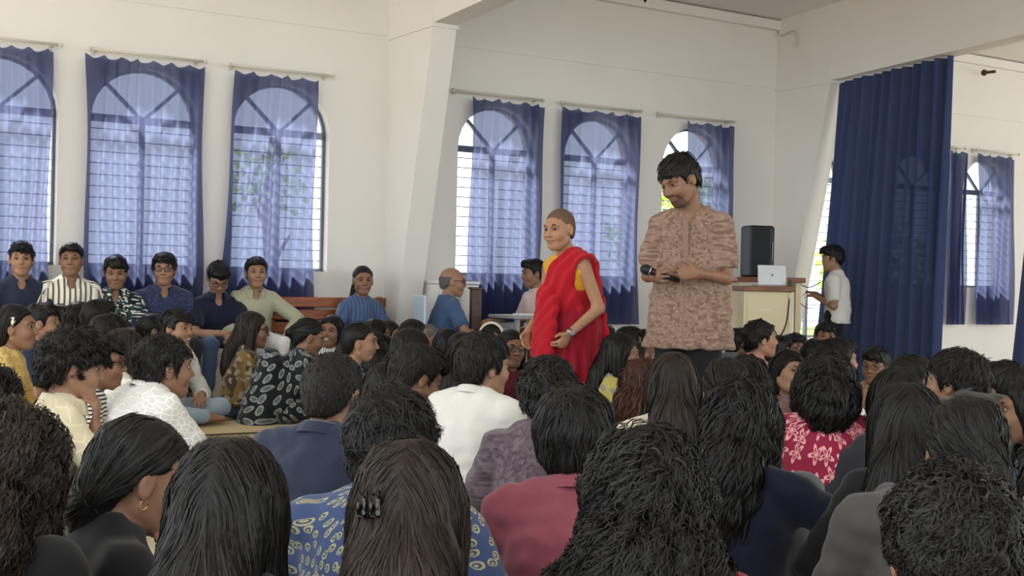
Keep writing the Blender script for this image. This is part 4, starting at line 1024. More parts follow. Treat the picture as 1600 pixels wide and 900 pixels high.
cable('cable', [pix(1238, 437, 12.2), pix(1250, 444, 12.4), pix(1265, 449, 12.7), pix(1282, 441, 13.0)], 'grey cable looping from side table to the right buttress', 0.006, M_GREY)
cable('cable', [pix(1240, 440, 12.25), pix(1244, 462, 12.3), pix(1258, 480, 12.5), pix(1280, 482, 12.9)], 'lower grey cable loop under the side table corner', 0.005, M_GREY)
cable('cable', [pix(1234, 438, 11.75), pix(1233, 470, 11.72), pix(1227, 510, 11.72), pix(1210, 540, 11.7)], 'black cable hanging down the side of the lectern', 0.007)
# floor mats
M_MAT = plain('woven_mat', srgb(190, 172, 138), 0.9, 0.1, 0, 40, 0.06); M_EDGE = plain('mat_edge', srgb(70, 74, 52), 0.9)
def mat(px, py, w, d, rz, label):
    Z = CAM_H * F_PX / (py - 440 - (px - 800) * 0.0218); p = pix(px, py, Z); e = empty('floor_mat', (p[0], p[1], 0), rz); tag(e, label, 'mat', 'woven floor mats')
    MB().box((0, 0, 0.006), (w, d, 0.010)).build('mat', M_MAT, e)
    for s in (-1, 1): MB().box((0, s * (d / 2 - 0.012), 0.0085), (w, 0.024, 0.010)).build('binding', M_EDGE, e)
mat(430, 640, 2.4, 0.72, WALL_ANG, 'beige mat with dark edge in the gap beside leaf-print shawl')
mat(395, 668, 2.4, 0.72, WALL_ANG, 'beige mat with dark edge nearest the white-shirted boys')
mat(1262, 884, 1.6, 0.7, 0.15, 'beige mat under girl in navy sweater')
# fixtures high on the walls
cable('conduit', [W(A_R2 - 0.05, 0.05, 3.72), W(A_R2 - 0.03, 0.12, 3.70), W(A_R2 - 0.03, 0.30, 3.72), W(A_R2 - 0.03, 0.32, 3.55)], 'thin pale pipe in the upper corner above the lectern', 0.010, M_ROD)
e = empty('wall_bracket', W(A_R2 + RIBW + 3.1, 0.12, 3.66)); tag(e, 'dark curtain bracket high on far bay wall', 'bracket'); MB().tube([(0, 0, 0), (0.10, -0.1, 0)], 0.018, 8).build('arm', M_DARKW, e); MB().sphere((0, 0, 0), 0.04, 10, 6).build('knob', M_DARKW, e, True)
pp = pix(1008, 4, 8.5); e = empty('pendant', (pp[0], pp[1], pp[2])); tag(e, 'dark tip of a pendant fitting at the top edge', 'pendant')
MB().tube([(0, 0, 0), (0, 0, 0.05), (0, 0, 0.10)], [0.004, 0.03, 0.02], 10).build('tip', M_BLACK, e, True); MB().tube([(0, 0, 0.09), (0, 0, ZC + 0.2 - pp[2])], 0.008, 8).build('rod', M_BLACK, e, True)

# ================================================================== everyone
c_ = lambda n, *a, **k: cloth(n, *a, **k)
C = {
 'navy': c_('navy_cotton', 'plain', srgb(38, 44, 64)), 'darknavy': c_('dark_navy_knit', 'plain', srgb(26, 28, 48)), 'white': c_('white_cotton', 'plain', srgb(212, 210, 207)), 'black': c_('black_cotton', 'plain', srgb(26, 26, 30)),
 'stripe': c_('olive_striped_white', 'stripes', srgb(228, 222, 214), srgb(96, 90, 74), k=26, r=0.62), 'camo': c_('green_white_camo', 'camo', srgb(28, 34, 42), srgb(52, 76, 70), srgb(214, 214, 206), 14, 30),
 'navyflor': c_('navy_floral', 'camo', srgb(46, 54, 84), srgb(60, 68, 98), srgb(38, 44, 70), 45, 45), 'sage': c_('sage_green_twill', 'plain', srgb(164, 164, 140)), 'jeans': c_('blue_denim', 'plain', srgb(62, 78, 106)), 'grey': c_('grey_denim', 'plain', srgb(96, 98, 104)), 'dark': c_('charcoal_cloth', 'plain', srgb(44, 44, 50)), 'beige': c_('beige_twill', 'plain', srgb(186, 174, 150)), 'pale': c_('pale_denim', 'plain', srgb(148, 166, 184)),
 'bluekurti': c_('blue_stripe_kurti', 'stripes', srgb(70, 88, 126), srgb(96, 112, 148), k=30, r=0.75), 'blue': c_('mid_blue_cotton', 'plain', srgb(66, 88, 124)), 'pinkish': c_('pale_pink_cotton', 'plain', srgb(214, 190, 184)),
 'mustard': c_('mustard_block_print', 'ring', srgb(206, 178, 112), srgb(178, 142, 76), srgb(206, 178, 112), 22, 20, r=0.42), 'cream': c_('cream_check_linen', 'mosaic', srgb(226, 216, 190), srgb(214, 203, 174), k=22, k2=16, r=0.06),
 'mosaic': c_('white_mosaic_print', 'mosaic', srgb(236, 235, 232), srgb(208, 207, 206), k=48, k2=48, r=0.09), 'leafwhite': c_('white_leaf_print', 'leaf', srgb(228, 224, 212), srgb(190, 190, 178), srgb(206, 196, 176), 17, 17, r=0.45),
 'camogirl': c_('ochre_camo_print', 'camo', srgb(122, 98, 58), srgb(70, 62, 52), srgb(150, 142, 128), 13, 13), 'leafblack': c_('black_leaf_print', 'leaf', srgb(30, 32, 38), srgb(142, 146, 144), srgb(92, 98, 100), 20, 13, r=0.46), 'hstripe': c_('black_white_stripe', 'hstripes', srgb(232, 230, 226), srgb(38, 40, 48), k=55, r=0.55),
 'wstripe': c_('thin_grey_stripe', 'stripes', srgb(222, 222, 222), srgb(130, 132, 140), k=45, r=0.7), 'bluewhite': c_('royal_blue_print', 'camo', srgb(54, 68, 128), srgb(68, 84, 144), srgb(214, 220, 236), 30, 30), 'chevron': c_('mustard_chevron', 'chevron', srgb(206, 160, 70), srgb(238, 224, 190), k=26, k2=14, r=0.62),
 'bluemotif': c_('blue_flower_block_print', 'ring', srgb(60, 76, 114), srgb(160, 157, 126), srgb(66, 74, 94), 40, 32, r=0.42), 'mauve': c_('mauve_mottled_print', 'camo', srgb(92, 80, 88), srgb(108, 96, 104), srgb(80, 68, 76), 34, 34), 'rose': c_('dusty_rose_cotton', 'plain', srgb(128, 66, 78)), 'crimson': c_('crimson_print', 'camo', srgb(132, 24, 40), srgb(160, 40, 52), srgb(110, 18, 34), 30, 30),
 'maroonflor': c_('maroon_flower_print', 'petal', srgb(136, 34, 62), srgb(218, 158, 160), srgb(150, 60, 82), 15, 13, r=0.46), 'olive': c_('olive_jacket_cloth', 'plain', srgb(62, 62, 54)), 'hoodie': c_('grey_hoodie_fleece', 'plain', srgb(72, 71, 70)), 'brown': c_('rust_brown_cotton', 'plain', srgb(150, 84, 62)), 'bluepaisley': c_('blue_white_paisley', 'leaf', srgb(80, 112, 142), srgb(206, 216, 222), srgb(60, 88, 120), 26, 20, r=0.46),
 'browndot': c_('brown_dotted_kurta', 'ring', srgb(164, 132, 110), srgb(134, 100, 82), None, 40, 40, r=0.4), 'salmon': c_('salmon_pink_cotton', 'plain', srgb(208, 132, 126)), 'teal': c_('teal_cotton', 'plain', srgb(96, 160, 150)), 'mauvegeo': c_('mauve_medallion_print', 'ring', srgb(148, 118, 122), srgb(120, 92, 100), srgb(164, 134, 112), 18, 18, r=0.5), 'yellow': c_('yellow_grey_leaf_print', 'leaf', srgb(186, 172, 96), srgb(140, 144, 140), None, 14, 11, r=0.4),
 'lightblue': c_('light_blue_cotton', 'plain', srgb(170, 190, 222)), 'greenish': c_('pale_green_cotton', 'plain', srgb(196, 204, 158)), 'maroon': c_('maroon_cotton', 'plain', srgb(96, 34, 46)), 'pink': c_('pink_cotton', 'plain', srgb(214, 170, 174)), 'kurta': c_('brown_ikat_kurta', 'camo', srgb(138, 113, 100), srgb(120, 94, 84), srgb(152, 129, 114), 26, 40), 'yellowplain': c_('saffron_cotton', 'plain', srgb(216, 160, 44)), 'robe': c_('red_robe_cloth', 'plain', srgb(176, 26, 40)), 'robedark': c_('maroon_robe_cloth', 'plain', srgb(142, 22, 42)),
}
SH = dict(kind='short', vol=0.003, lump=0.0025, lscale=60, quiff=0.002, jag=0.005); FR = dict(kind='short', line='fringe', vol=0.003, lump=0.004, lift=0.010, quiff=0.006, sweep=0.22, jag=0.007, mess=0.4); TO = dict(kind='short', line='fringe', vol=0.012, lump=0.006, lscale=70, mess=0.7, lift=0.014, fluff=0.008, clump=70)
MOP = dict(kind='short', line='mop', vol=0.013, lump=0.003, L=0.11, ns=9, mess=0.18, fluff=0.007, lift=0.006); CUR = dict(kind='short', line='fringe', vol=0.020, lump=0.010, lscale=85, curl=(0.009, 0.035), L=0.10, ns=16, mess=0.6, fluff=0.010, n=1100); BZ = dict(kind='short', line='buzz', vol=-0.003, lump=0.0, L=0.018, fluff=0.002, lift=0.003, ns=4)
LG = dict(kind='long', vol=0.004, lump=0.002, len=0.46, L=0.42, ns=13, mess=0.08, fluff=0.004); WV = dict(kind='long', vol=0.008, lump=0.005, len=0.44, L=0.38, curl=(0.009, 0.10), ns=20, mess=0.2, fluff=0.008); BOB = dict(kind='bob', vol=0.012, lump=0.006, L=0.26, curl=(0.010, 0.08), ns=16, mess=0.25, fluff=0.008, fall=[(0, 0.035, -0.055, 0.092, 0.8), (0, 0.02, -0.085, 0.098, 0.7)], sidelen=0.07)
CL = dict(kind='long', vol=0.020, lump=0.010, lscale=60, len=0.40, L=0.34, curl=(0.012, 0.045), ns=30, mess=0.35, fluff=0.012, n=1500)
TI = dict(kind='short', line='tied', vol=0.0, lump=0.001, tie=(0, -0.115, 0.0), L=0.16, ns=9, mess=0.06, fluff=0.002, lift=0.0, extra=[((0, -0.118, 0.0), (0, -0.135, -0.01), 0.035, 0.032)]); PT = dict(TI, tie=(0, -0.112, 0.02), extra=[((0, -0.10, 0.02), (0, -0.135, -0.02), 0.022, 0.028)], extra_p=[((0, -0.12, -0.02), (0, -0.15, -0.26), 0.026, 0.016)])
def H(b, **k): d = dict(b); d.update(k); return d

def world_pt(sk, p): return np.array(sk['root'].matrix_basis @ Vector(p))
def small(fn, name, mat):
    def g(sk):
        m = MB(); fn(m, sk); m.build(name, mat, sk['root'], True)
    return g
def clip(pos, size=(0.012, 0.006, 0.02), col=srgb(226, 214, 190), name='hair_clip'):
    return small(lambda m, sk: (m.sphere(sk['q'](*pos), np.array(size), 10, 6), m.sphere(sk['q'](pos[0], pos[1], pos[2] + size[2]), np.array(size) * 0.7, 8, 5)), name, plain('clip_%d_%d_%d' % tuple(int(255 * c) for c in col[:3]), col, 0.35))
def ear_ring(side): return small(lambda m, sk: m.tube([sk['q'](0.079 * side, -0.004 + 0.008 * math.cos(a), -0.048 + 0.010 * math.sin(a)) for a in np.linspace(0, 6.28, 12)], 0.0016, 5), 'earring', plain('gold', srgb(214, 176, 96), 0.25, 0.5, 1.0))
def many(*fs):
    def g(sk):
        for f in fs: f(sk)
    return g

# ------------------------------------------------ the two standing speakers
def mic(sk):
    e = empty('microphone', (0, 0, 0)); e.matrix_basis = sk['root'].matrix_basis @ Matrix.Translation((0.15, 0.285, 1.07)) @ Matrix.Rotation(math.radians(72), 4, 'Y') @ Matrix.Rotation(math.radians(-14), 4, 'X')
    tag(e, 'black handheld microphone in hands of man in kurta', 'microphone')
    MB().tube([(0, 0, -0.16), (0, 0, -0.02), (0, 0, 0.0)], [0.013, 0.017, 0.022], 12).build('handle', M_BLACK, e, True); m = MB(); m.sphere((0, 0, 0.025), (0.029, 0.029, 0.034), 14, 10); m.build('grille_head', plain('mic_grille', srgb(30, 31, 34), 0.5), e, True)
    m = MB(); m.tube([(0, 0, 0.0), (0, 0, 0.008)], 0.0295, 14); m.build('ring', M_STEEL, e, True)
    def placket(m, s):
        S = s['S']; m.box(S + np.array([0, 0.118, -0.10]), (0.03, 0.008, 0.20), rotm(0, 8, 0))
    m = MB(); placket(m, sk); me = m.mesh('placket'); o = link('placket', me, C['kurta'], sk['root'])
kman = person('tall man standing in brown patterned kurta, head bowed, holding microphone', 1063, 240, s=290, yaw=160, head=(-30, 30, 6), pose='stand', hair=H(TO, vol=0.004, lump=0.003, lift=0.006, mess=0.4, comb=(0, 0.6, 0)), skin='tan', shirt=C['kurta'], pants=C['black'], sleeve='short', face=True, beard=True, hs=1.13, bw=1.2, hem=0.655, collar=True, collar_open=0.6,
    smile=1, arms=(((-0.10, 0.25, 1.065), (-0.45, -0.7, -0.9), (1, 0.3, 0.0), (0, -1, -0.1)), ((0.14, 0.20, 1.04), (0.45, -0.7, -0.9), (-0.35, 1, 0.12), (-1, -0.2, 0.1))), hv=True, extras=mic, lean=(0, 0.02), headshift=(0.05, 0.055), lod=1, folds=0.007)
def monk_robe(sk):
    S, hip, root = sk['S'], sk['hip'], sk['root']; z0 = S[2]
    # lower robe
    P = [(cap((0, 0, hip[2] + 0.16), (0, 0.02, 0.03), 0.160, 0.245, (0, 1, 0), 0.82, cut=True), 0.03), (ell((0, -0.01, hip[2]), (0.185, 0.15, 0.16)), 0.06)]
    f = Field(np.array([-0.36, -0.34, 0.0]), np.array([0.36, 0.36, hip[2] + 0.36]), 0.014)
    for p, k in P: f.add(p, k)
    X, Y, Z = f.grids(); th = np.arctan2(X, Y); fade = np.clip((hip[2] + 0.2 - Z) / 0.4, 0, 1); f.D = f.D + 0.013 * np.sin(th * 17 + 2 * np.sin(Z * 4)) * fade + 0.004 * bump3(X, Y, Z * 0.4, 30, 1.0); f.D = np.maximum(f.D, 0.02 - Z)
    V, Q = keep_main(*f.mesh()); puv = np.stack([np.arctan2(V[:, 0], V[:, 1]) * 0.2, V[:, 2], V[:, 0]], 1); link('lower_robe', mesh_np('lower_robe', V, Q, attrs={'puv': ('FLOAT_VECTOR', puv)}), C['robedark'], root)
    # shawl over the left shoulder, falling in front
    f = Field(np.array([-0.42, -0.36, hip[2] - 0.55]), np.array([0.40, 0.44, z0 + 0.16]), 0.0125)
    for p, k in [(ell(S + np.array([0, -0.015, -0.09]), (0.190, 0.150, 0.175)), 0.06), (ell(sk['mid'] + np.array([0, 0.015, 0]), (0.180, 0.155, 0.26)), 0.06), (cap(S + np.array([-0.05, 0, 0.035]), S + np.array([-0.17, -0.01, -0.01]), 0.060, 0.070), 0.04)]: f.add(p, k)
    X, Y, Z = f.grids()
    keep = (X - (z0 + 0.045 - Z) * 0.62 + 0.035) * 0.8
    arm = cap(S + np.array([-0.20, 0.0, -0.05]), S + np.array([-0.30, 0.0, -0.36]), 0.080, 0.125)[0](X, Y, Z)
    f.D = np.maximum(f.D, keep); f.D = np.maximum(f.D, -arm)
    for p, k in [(cap(S + np.array([0.03, 0.14, -0.20]), (0.08, 0.20, hip[2] - 0.16), 0.060, 0.080, (0, 1, 0), 0.6), 0.04), (cap(S + np.array([0.10, 0.10, -0.26]), (0.14, 0.13, hip[2] - 0.40), 0.045, 0.065, (0, 1, 0), 0.7, True), 0.03), (cap((-0.02, 0.20, hip[2] + 0.1), (0.04, 0.22, hip[2] - 0.45), 0.06, 0.075, (0, 1, 0), 0.6, True), 0.03),
                 (cap(S + np.array([-0.12, -0.10, -0.06]), (-0.13, -0.14, hip[2] - 0.22), 0.07, 0.075, (0, 1, 0), 0.45, True), 0.04)]: f.add(p, k)
    dg = X * 0.8 + Z * 0.6; f.D = f.D + 0.008 * np.sin(dg * 105 + 3 * np.sin(Z * 9)) * np.clip((Z - hip[2]) / 0.2 + 0.6, 0.4, 1) + 0.004 * bump3(X, Y, Z, 30, 2.0)
    V, Q = keep_main(*f.mesh()); puv = np.stack([V[:, 0], V[:, 2], V[:, 1]], 1); link('shawl', mesh_np('shawl', V, Q, attrs={'puv': ('FLOAT_VECTOR', puv)}), C['robe'], root)
    wr = sk['arm'][-1]; d = wr[2] - wr[1]; d /= np.linalg.norm(d); m = MB(); m.tube([wr[2] - d * 0.012, wr[2] + d * 0.012], 0.031, 14); o = m.build('watch_strap', M_STEEL, root, True); sdv = np.cross(d, [1.0, 0, 0]); m = MB(); m.sphere(wr[2] + np.array([-0.028, 0.012, 0.0]), (0.008, 0.017, 0.017), 12, 6); m.build('watch_face', M_GREY, o, True)
person('smiling monk with shaved head standing in red robe over yellow shirt', 878, 324, s=255, yaw=128, head=(12, 8, 2), pose='stand', hair=dict(kind='short', line='buzz', vol=-0.0055, lump=0, n=0), hcol='stub', skin='monk', shirt=C['yellowplain'], pants=C['robedark'], sleeve='vest', face=True, smile=1, hs=1.06, bw=1.05,
    arms=(((-0.17, 0.17, 0.70), (-0.5, -1, 0), (0.25, 0.55, -0.8), (1, 0.1, 0.2)), ((0.17, 0.22, 0.70), (0.5, -1, 0), (-0.1, 0.3, -1), (-1, 0, 0.2))), hv=True, extras=monk_robe, lean=(0, 0.07), headshift=(0, 0.03), lod=1)

# ------------------------------------------------ boys and girl on the wall seats
def sit(label, x, y, t, **k):
    a = wall_a(x, t, 1.2); Z = depth_of(W(a, t, 1.2)); return person(label, x, y, Z=Z, pose='chair', face=True, seat=k.pop('seat', 0.40), **k)
WY = 180 + math.degrees(WALL_ANG)
sit('boy on wall seat in plain navy shirt nearest left edge', 33, 377, 0.30, yaw=WY, head=(-12, 0, 0), hair=H(FR), skin='mid', shirt=C['navy'], pants=C['dark'], collar=True, arms='lap')
sit('boy on wall seat in white shirt with olive stripes', 111, 378, 0.32, yaw=WY - 4, head=(-14, 0, 0), hair=H(SH), skin='tan', planar=True, shirt=C['stripe'], pants=C['jeans'], collar=True, arms='lap', smile=1, hv=True, bw=1.08)
sit('boy on wall seat in black, green and white patterned shirt', 181, 398, 0.34, yaw=WY - 8, head=(-8, 14, 0), hair=H(FR), skin='tan', shirt=C['camo'], pants=C['beige'], collar=True, arms='lap', sleeve='three', hv=True)
sit('boy with glasses on wall seat in navy floral shirt', 256, 394, 0.32, yaw=WY - 2, head=(-20, 4, 0), hair=H(FR, vol=0.008), skin='mid', shirt=C['navyflor'], pants=C['dark'], collar=True, arms='lap', sleeve='three', glasses='dark', bw=1.18, smile=1)
sit('boy on wall seat in navy polo and jeans with bowed head', 341, 408, 0.34, yaw=WY - 2, head=(-8, 38, 0), hair=H(FR, comb=(0, 0.5, 0)), skin='mid', shirt=C['darknavy'], pants=C['jeans'], collar=True, arms='clasp', hv=True, glasses='dark', bw=1.1)
sit('boy on wall seat in sage green overshirt and white trousers', 400, 400, 0.34, yaw=WY - 6, head=(-8, 2, 0), hair=H(SH), skin='mid', shirt=C['sage'], pants=C['white'], collar=True, sleeve='long', arms=('knee', 'lap'), hv=True)
sit('girl in blue tunic sitting alone on the wooden bench', 566, 414, 0.30, yaw=WY, head=(-16, 2, 0), hair=H(TI, extra_p=[((0.04, -0.08, -0.05), (0.09, -0.06, -0.20), 0.028, 0.018)]), skin='tan', planar=True, shirt=C['bluekurti'], pants=C['bluekurti'], sleeve='long', bw=0.9, arms='lap')
sk = sit('bald man in blue shirt and glasses reaching over in profile', 705, 416, 0.75, yaw=-72, head=(-14, 4, 0), hair=dict(kind='short', line='bald', vol=-0.006, lump=0, n=0, topcut=0.04), hcol='grey', skin='mid', shirt=C['blue'], pants=C['beige'], collar=True, bw=1.12, glasses='dark', arms=(((-0.10, 0.46, 0.66), (-0.3, -0.3, -1), (0, 1, 0.1), (0.3, 0, -1)), ((0.20, 0.26, 0.56), (1, -0.4, -0.4), (-0.3, 0.9, -0.2), (0, 0, -1))), hv=True)
p = sk['root'].location; chair((p.x, p.y, 0), math.radians(-72), 'pale chair under bald man in blue shirt', plain('pale_plastic', srgb(190, 204, 216), 0.5))
sk = sit('man in pale pink shirt seated half hidden behind the monk', 836, 404, 0.62, yaw=112, head=(0, 8, 0), hair=H(SH), skin='tan', shirt=C['pinkish'], pants=C['maroon'], bw=1.1, arms='lap')
p = sk['root'].location; chair((p.x, p.y, 0), math.radians(112), 'dark chair under man in pale pink shirt', M_DARKW)
person('boy in white shirt standing against the big navy drape', 1303, 382, s=160, yaw=72, head=(10, 8, 0), pose='stand', hair=H(FR), skin='mid', shirt=C['white'], pants=C['black'], sleeve='short', arms=(((-0.10, 0.20, 0.92), (-0.5, -1, 0), (0.5, 1, 0.2), (0, 0, -1)), ((0.10, 0.22, 0.95), (0.5, -1, 0), (-0.5, 1, 0.2), (0, 0, -1))), hem=0.66, bw=0.95, lean=(0, 0.03))

# ------------------------------------------------ floor, left cluster, back to front
P = person
P('woman in mustard print with cream hair flower, left edge', 22, 474, s=285, yaw=-82, head=(-4, 0, 0), hair=H(LG, len=0.22, sides=0, line='tied', tie=None, hair=1), skin='tan', shirt=C['mustard'], pants=C['mustard'], face=True, smile=1, sleeve='long', extras=many(clip((0.080, 0.0, 0.030), (0.008, 0.018, 0.018)), ear_ring(1)))
P('boy in navy looking right beside the mustard print woman', 62, 473, s=240, yaw=-75, head=(-5, 0, 0), hair=FR, skin='mid', shirt=C['navy'], pants=C['dark'], face=True)
P('boy in blue behind navy boy, only face showing', 88, 476, s=222, yaw=-72, hair=FR, skin='mid', shirt=C['navyflor'], pants=C['jeans'], face=True)
P('dark haired boy below striped shirt, facing away', 122, 471, s=225, yaw=-40, hair=SH, skin='tan', shirt=C['black'], pants=C['jeans'])
P('dark haired boy under patterned shirt with one ear showing', 152, 467, s=235, yaw=-50, hair=SH, skin='tan', shirt=C['white'], pants=C['dark'])
P('dark haired boy in front of the patterned shirt boy', 166, 490, s=262, yaw=-48, hair=SH, skin='tan', shirt=C['navy'], pants=C['dark'])
P('boy with trimmed hair seated below navy floral shirt', 237, 489, s=212, yaw=-70, hair=SH, skin='tan', shirt=C['white'], pants=C['dark'], face=True)
P('smiling boy in white with chin on hand', 274, 483, s=236, yaw=-118, head=(8, 0, -6), hair=H(TO, vol=0.008), skin='mid', shirt=C['white'], pants=C['pale'], face=True, smile=2, arms=('lap', 'chin'), hv=True, sleeve='three')
P('girl with straight brown hair in white leaf print', 192, 512, s=305, yaw=-35, hair=H(LG, len=0.2, fall=[(0, 0.02, -0.14, 0.07, 0.7)]), hcol='brown', skin='mid', shirt=C['leafwhite'], pants=C['pale'], sleeve='three')
P('boy with glasses in striped tee behind curly haired boy', 152, 524, s=335, yaw=-76, hair=FR, skin='tan', shirt=C['hstripe'], pants=C['dark'], face=True, glasses='dark')
P('curly haired boy in cream shirt with fist at chin', 112, 520, s=395, yaw=-66, head=(-6, 10, 0), hair=CUR, hcol='soft', skin='mid', shirt=C['cream'], pants=C['dark'], face=True, collar=True, arms=('lap', 'chin'), hv=True, lod=0, lean=(0, 0.12))
P('short haired boy in white mosaic print leaning on arm', 254, 524, s=385, yaw=-48, head=(-12, 2, 0), hair=H(TO, vol=0.006, lump=0.004, line='short'), skin='tan', shirt=C['mosaic'], pants=C['pale'], face=True, collar=True, sleeve='long', lod=0, arms=('lap', ((0.12, 0.46, 0.20), (0.3, -0.2, -1), (0, 1, -0.3), (0, 0, -1))), bw=1.25, hunch=0.07)
P('long haired girl with glasses in ochre camouflage print', 392, 486, s=222, yaw=-76, head=(-2, 4, 0), hair=H(LG, len=0.36, sidelen=0.20), hcol='brown', skin='tan', shirt=C['camogirl'], pants=C['jeans'], face=True, glasses='dark', sleeve='long', legs=('cross', 'up'), hem=0.10)
P('woman in black leaf print shawl bending forward', 480, 497, s=228, yaw=-62, head=(-10, 18, 0), hair=H(TI, extra_p=[((-0.02, -0.10, -0.04), (0.0, -0.14, -0.22), 0.03, 0.02)]), skin='tan', shirt=C['leafblack'], pants=C['leafblack'], face=True, sleeve='long', lean=(0, 0.14), bw=1.1, tunic=[(cap((0, -0.06, 0.40), (0, -0.16, 0.0), 0.12, 0.18, (0, 1, 0), 0.7), 0.05)])
P('girl in striped white top smiling at camera near the bench', 518, 491, s=196, yaw=172, head=(0, 0, -6), hair=H(LG, len=0.2, line='long'), skin='tan', planar=True, shirt=C['wstripe'], pants=C['jeans'], face=True, smile=2, sleeve='long')
P('smiling woman in royal blue print with hair tied back', 560, 503, s=250, yaw=-86, head=(-6, 0, 0), hair=H(TI, vol=0.003, extra=[((0, -0.10, -0.02), (0, -0.12, -0.06), 0.04, 0.04)]), skin='mid', shirt=C['bluewhite'], pants=C['jeans'], face=True, smile=2, sleeve='three', extras=ear_ring(1))
P('girl with dark bob facing away below the bench', 592, 520, s=245, yaw=-10, hair=H(BOB, vol=0.006, curl=None), skin='mid', shirt=C['dark'], pants=C['dark'], sleeve='long')
P('dark haired girl below bench, face turned right', 586, 497, s=205, yaw=-70, hair=H(LG, len=0.2), skin='tan', shirt=C['grey'], pants=C['dark'], face=True, sleeve='long')
P('girl peeking out between dark heads below buttress', 607, 500, s=190, yaw=-110, head=(0, 0, 4), hair=H(LG, len=0.2), skin='light', shirt=C['grey'], pants=C['dark'], face=True, sleeve='long')
P('girl in profile below bald man with hair swept back', 645, 498, s=208, yaw=-76, hair=H(LG, len=0.22), skin='mid', shirt=C['black'], pants=C['dark'], face=True, sleeve='long')
P('grey haired woman in pale pink below the bald man', 668, 505, s=195, yaw=-95, hair=H(TI), hcol='grey', skin='tan', shirt=C['pink'], pants=C['beige'], face=True, sleeve='short')
P('woman in mustard chevron dress, long dark hair', 640, 513, s=285, yaw=-58, head=(-4, 12, 0), hair=H(LG, len=0.34), skin='tan', shirt=C['chevron'], pants=C['chevron'], face=True, sleeve='three', hem=0.05, bw=1.05)
P('dark haired girl in pale blue left of white-shirted boy', 700, 512, s=232, yaw=-20, hair=H(LG, len=0.3), skin='tan', shirt=C['pale'], pants=C['dark'], sleeve='long')
P('second dark head left of the white-shirted boy', 722, 518, s=250, yaw=-15, hair=H(LG, len=0.26), skin='tan', shirt=C['white'], pants=C['dark'], sleeve='long')
P('girl with cream headband facing camera left of monk', 769, 503, s=196, yaw=176, head=(0, 6, 0), hair=H(LG, len=0.18), skin='tan', shirt=C['dark'], pants=C['dark'], face=True, sleeve='long', extras=small(lambda m, sk: m.tube([sk['q'](0.090 * math.cos(a), 0.035, 0.030 + 0.098 * math.sin(a)) for a in np.linspace(0.05, 3.09, 15)], 0.011, 6), 'headband', plain('cream_band', srgb(232, 222, 200), 0.7)))
P('girl with glasses in dark top over maroon left of monk', 798, 514, s=236, yaw=-160, head=(4, 0, -4), hair=H(LG, len=0.34, sidelen=0.22), skin='tan', shirt=C['maroon'], pants=C['jeans'], face=True, glasses='metal', sleeve='long')
# ------------------------------------------------ floor, middle
P('child with dark braid peeping out right of monk', 923, 532, s=210, yaw=165, hair=H(LG, len=0.24), skin='tan', shirt=C['dark'], pants=C['dark'], face=True, hs=0.98, sleeve='long')
P('boy behind monk, only dark hair showing', 945, 507, s=185, yaw=-20, hair=SH, skin='tan', shirt=C['white'], pants=C['dark'])
P('boy in white right behind girl in yellow print', 981, 509, s=192, yaw=-60, hair=SH, skin='tan', shirt=C['white'], pants=C['dark'], face=True)
P('boy in profile just left of the brown kurta', 1001, 514, s=188, yaw=-75, hair=SH, skin='tan', shirt=C['pink'], pants=C['dark'], face=True)
P('girl in yellow leaf print looking right of monk', 967, 519, s=264, yaw=-88, head=(-4, 6, 0), hair=H(LG, len=0.28), skin='mid', shirt=C['yellow'], pants=C['grey'], face=True, sleeve='long')
P('girl in black with white badge beside yellow print girl', 988, 532, s=236, yaw=-84, hair=H(LG, len=0.2), skin='mid', shirt=C['black'], pants=C['dark'], face=True, sleeve='long', extras=small(lambda m, sk: m.sphere(sk['S'] + np.array([0.13, 0.05, -0.05]), (0.014, 0.02, 0.02), 10, 6), 'badge', M_WHITE))
P('girl with wavy red-brown hair in light blue shirt', 1008, 562, s=335, yaw=-30, hair=H(WV, len=0.34, vol=0.014, fall=[(0, 0.02, -0.12, 0.09, 0.75), (-0.05, -0.01, -0.24, 0.085, 0.6)]), hcol='red', skin='mid', shirt=C['lightblue'], pants=C['jeans'], sleeve='long', extras=clip((0.070, -0.065, 0.045), (0.008, 0.006, 0.014), srgb(238, 236, 232)))
P('girl with long straight shiny hair and cream shirt', 1052, 549, s=420, yaw=-4, hair=H(LG, len=0.42), hcol='brown', skin='mid', shirt=c_('cream_cotton', 'plain', srgb(214, 204, 190)), pants=C['black'], sleeve='long')
P('dark haired girl with cream clip in pale green', 1136, 559, s=395, yaw=-12, hair=H(TI, vol=0.006, lump=0.005, extra=[((0, -0.10, -0.05), (0, -0.12, -0.10), 0.055, 0.05)]), skin='mid', shirt=C['greenish'], pants=C['jeans'], sleeve='long', extras=clip((0.01, -0.125, 0.0), (0.02, 0.008, 0.006)))
P('dark head behind girl with cream clip', 1168, 557, s=345, yaw=-15, hair=H(BOB, curl=None), skin='mid', shirt=C['dark'], pants=C['dark'], sleeve='long')
P('boy half hidden at the right edge of the kurta', 1150, 512, s=185, yaw=-60, hair=SH, skin='dark', shirt=C['grey'], pants=C['dark'], face=True)
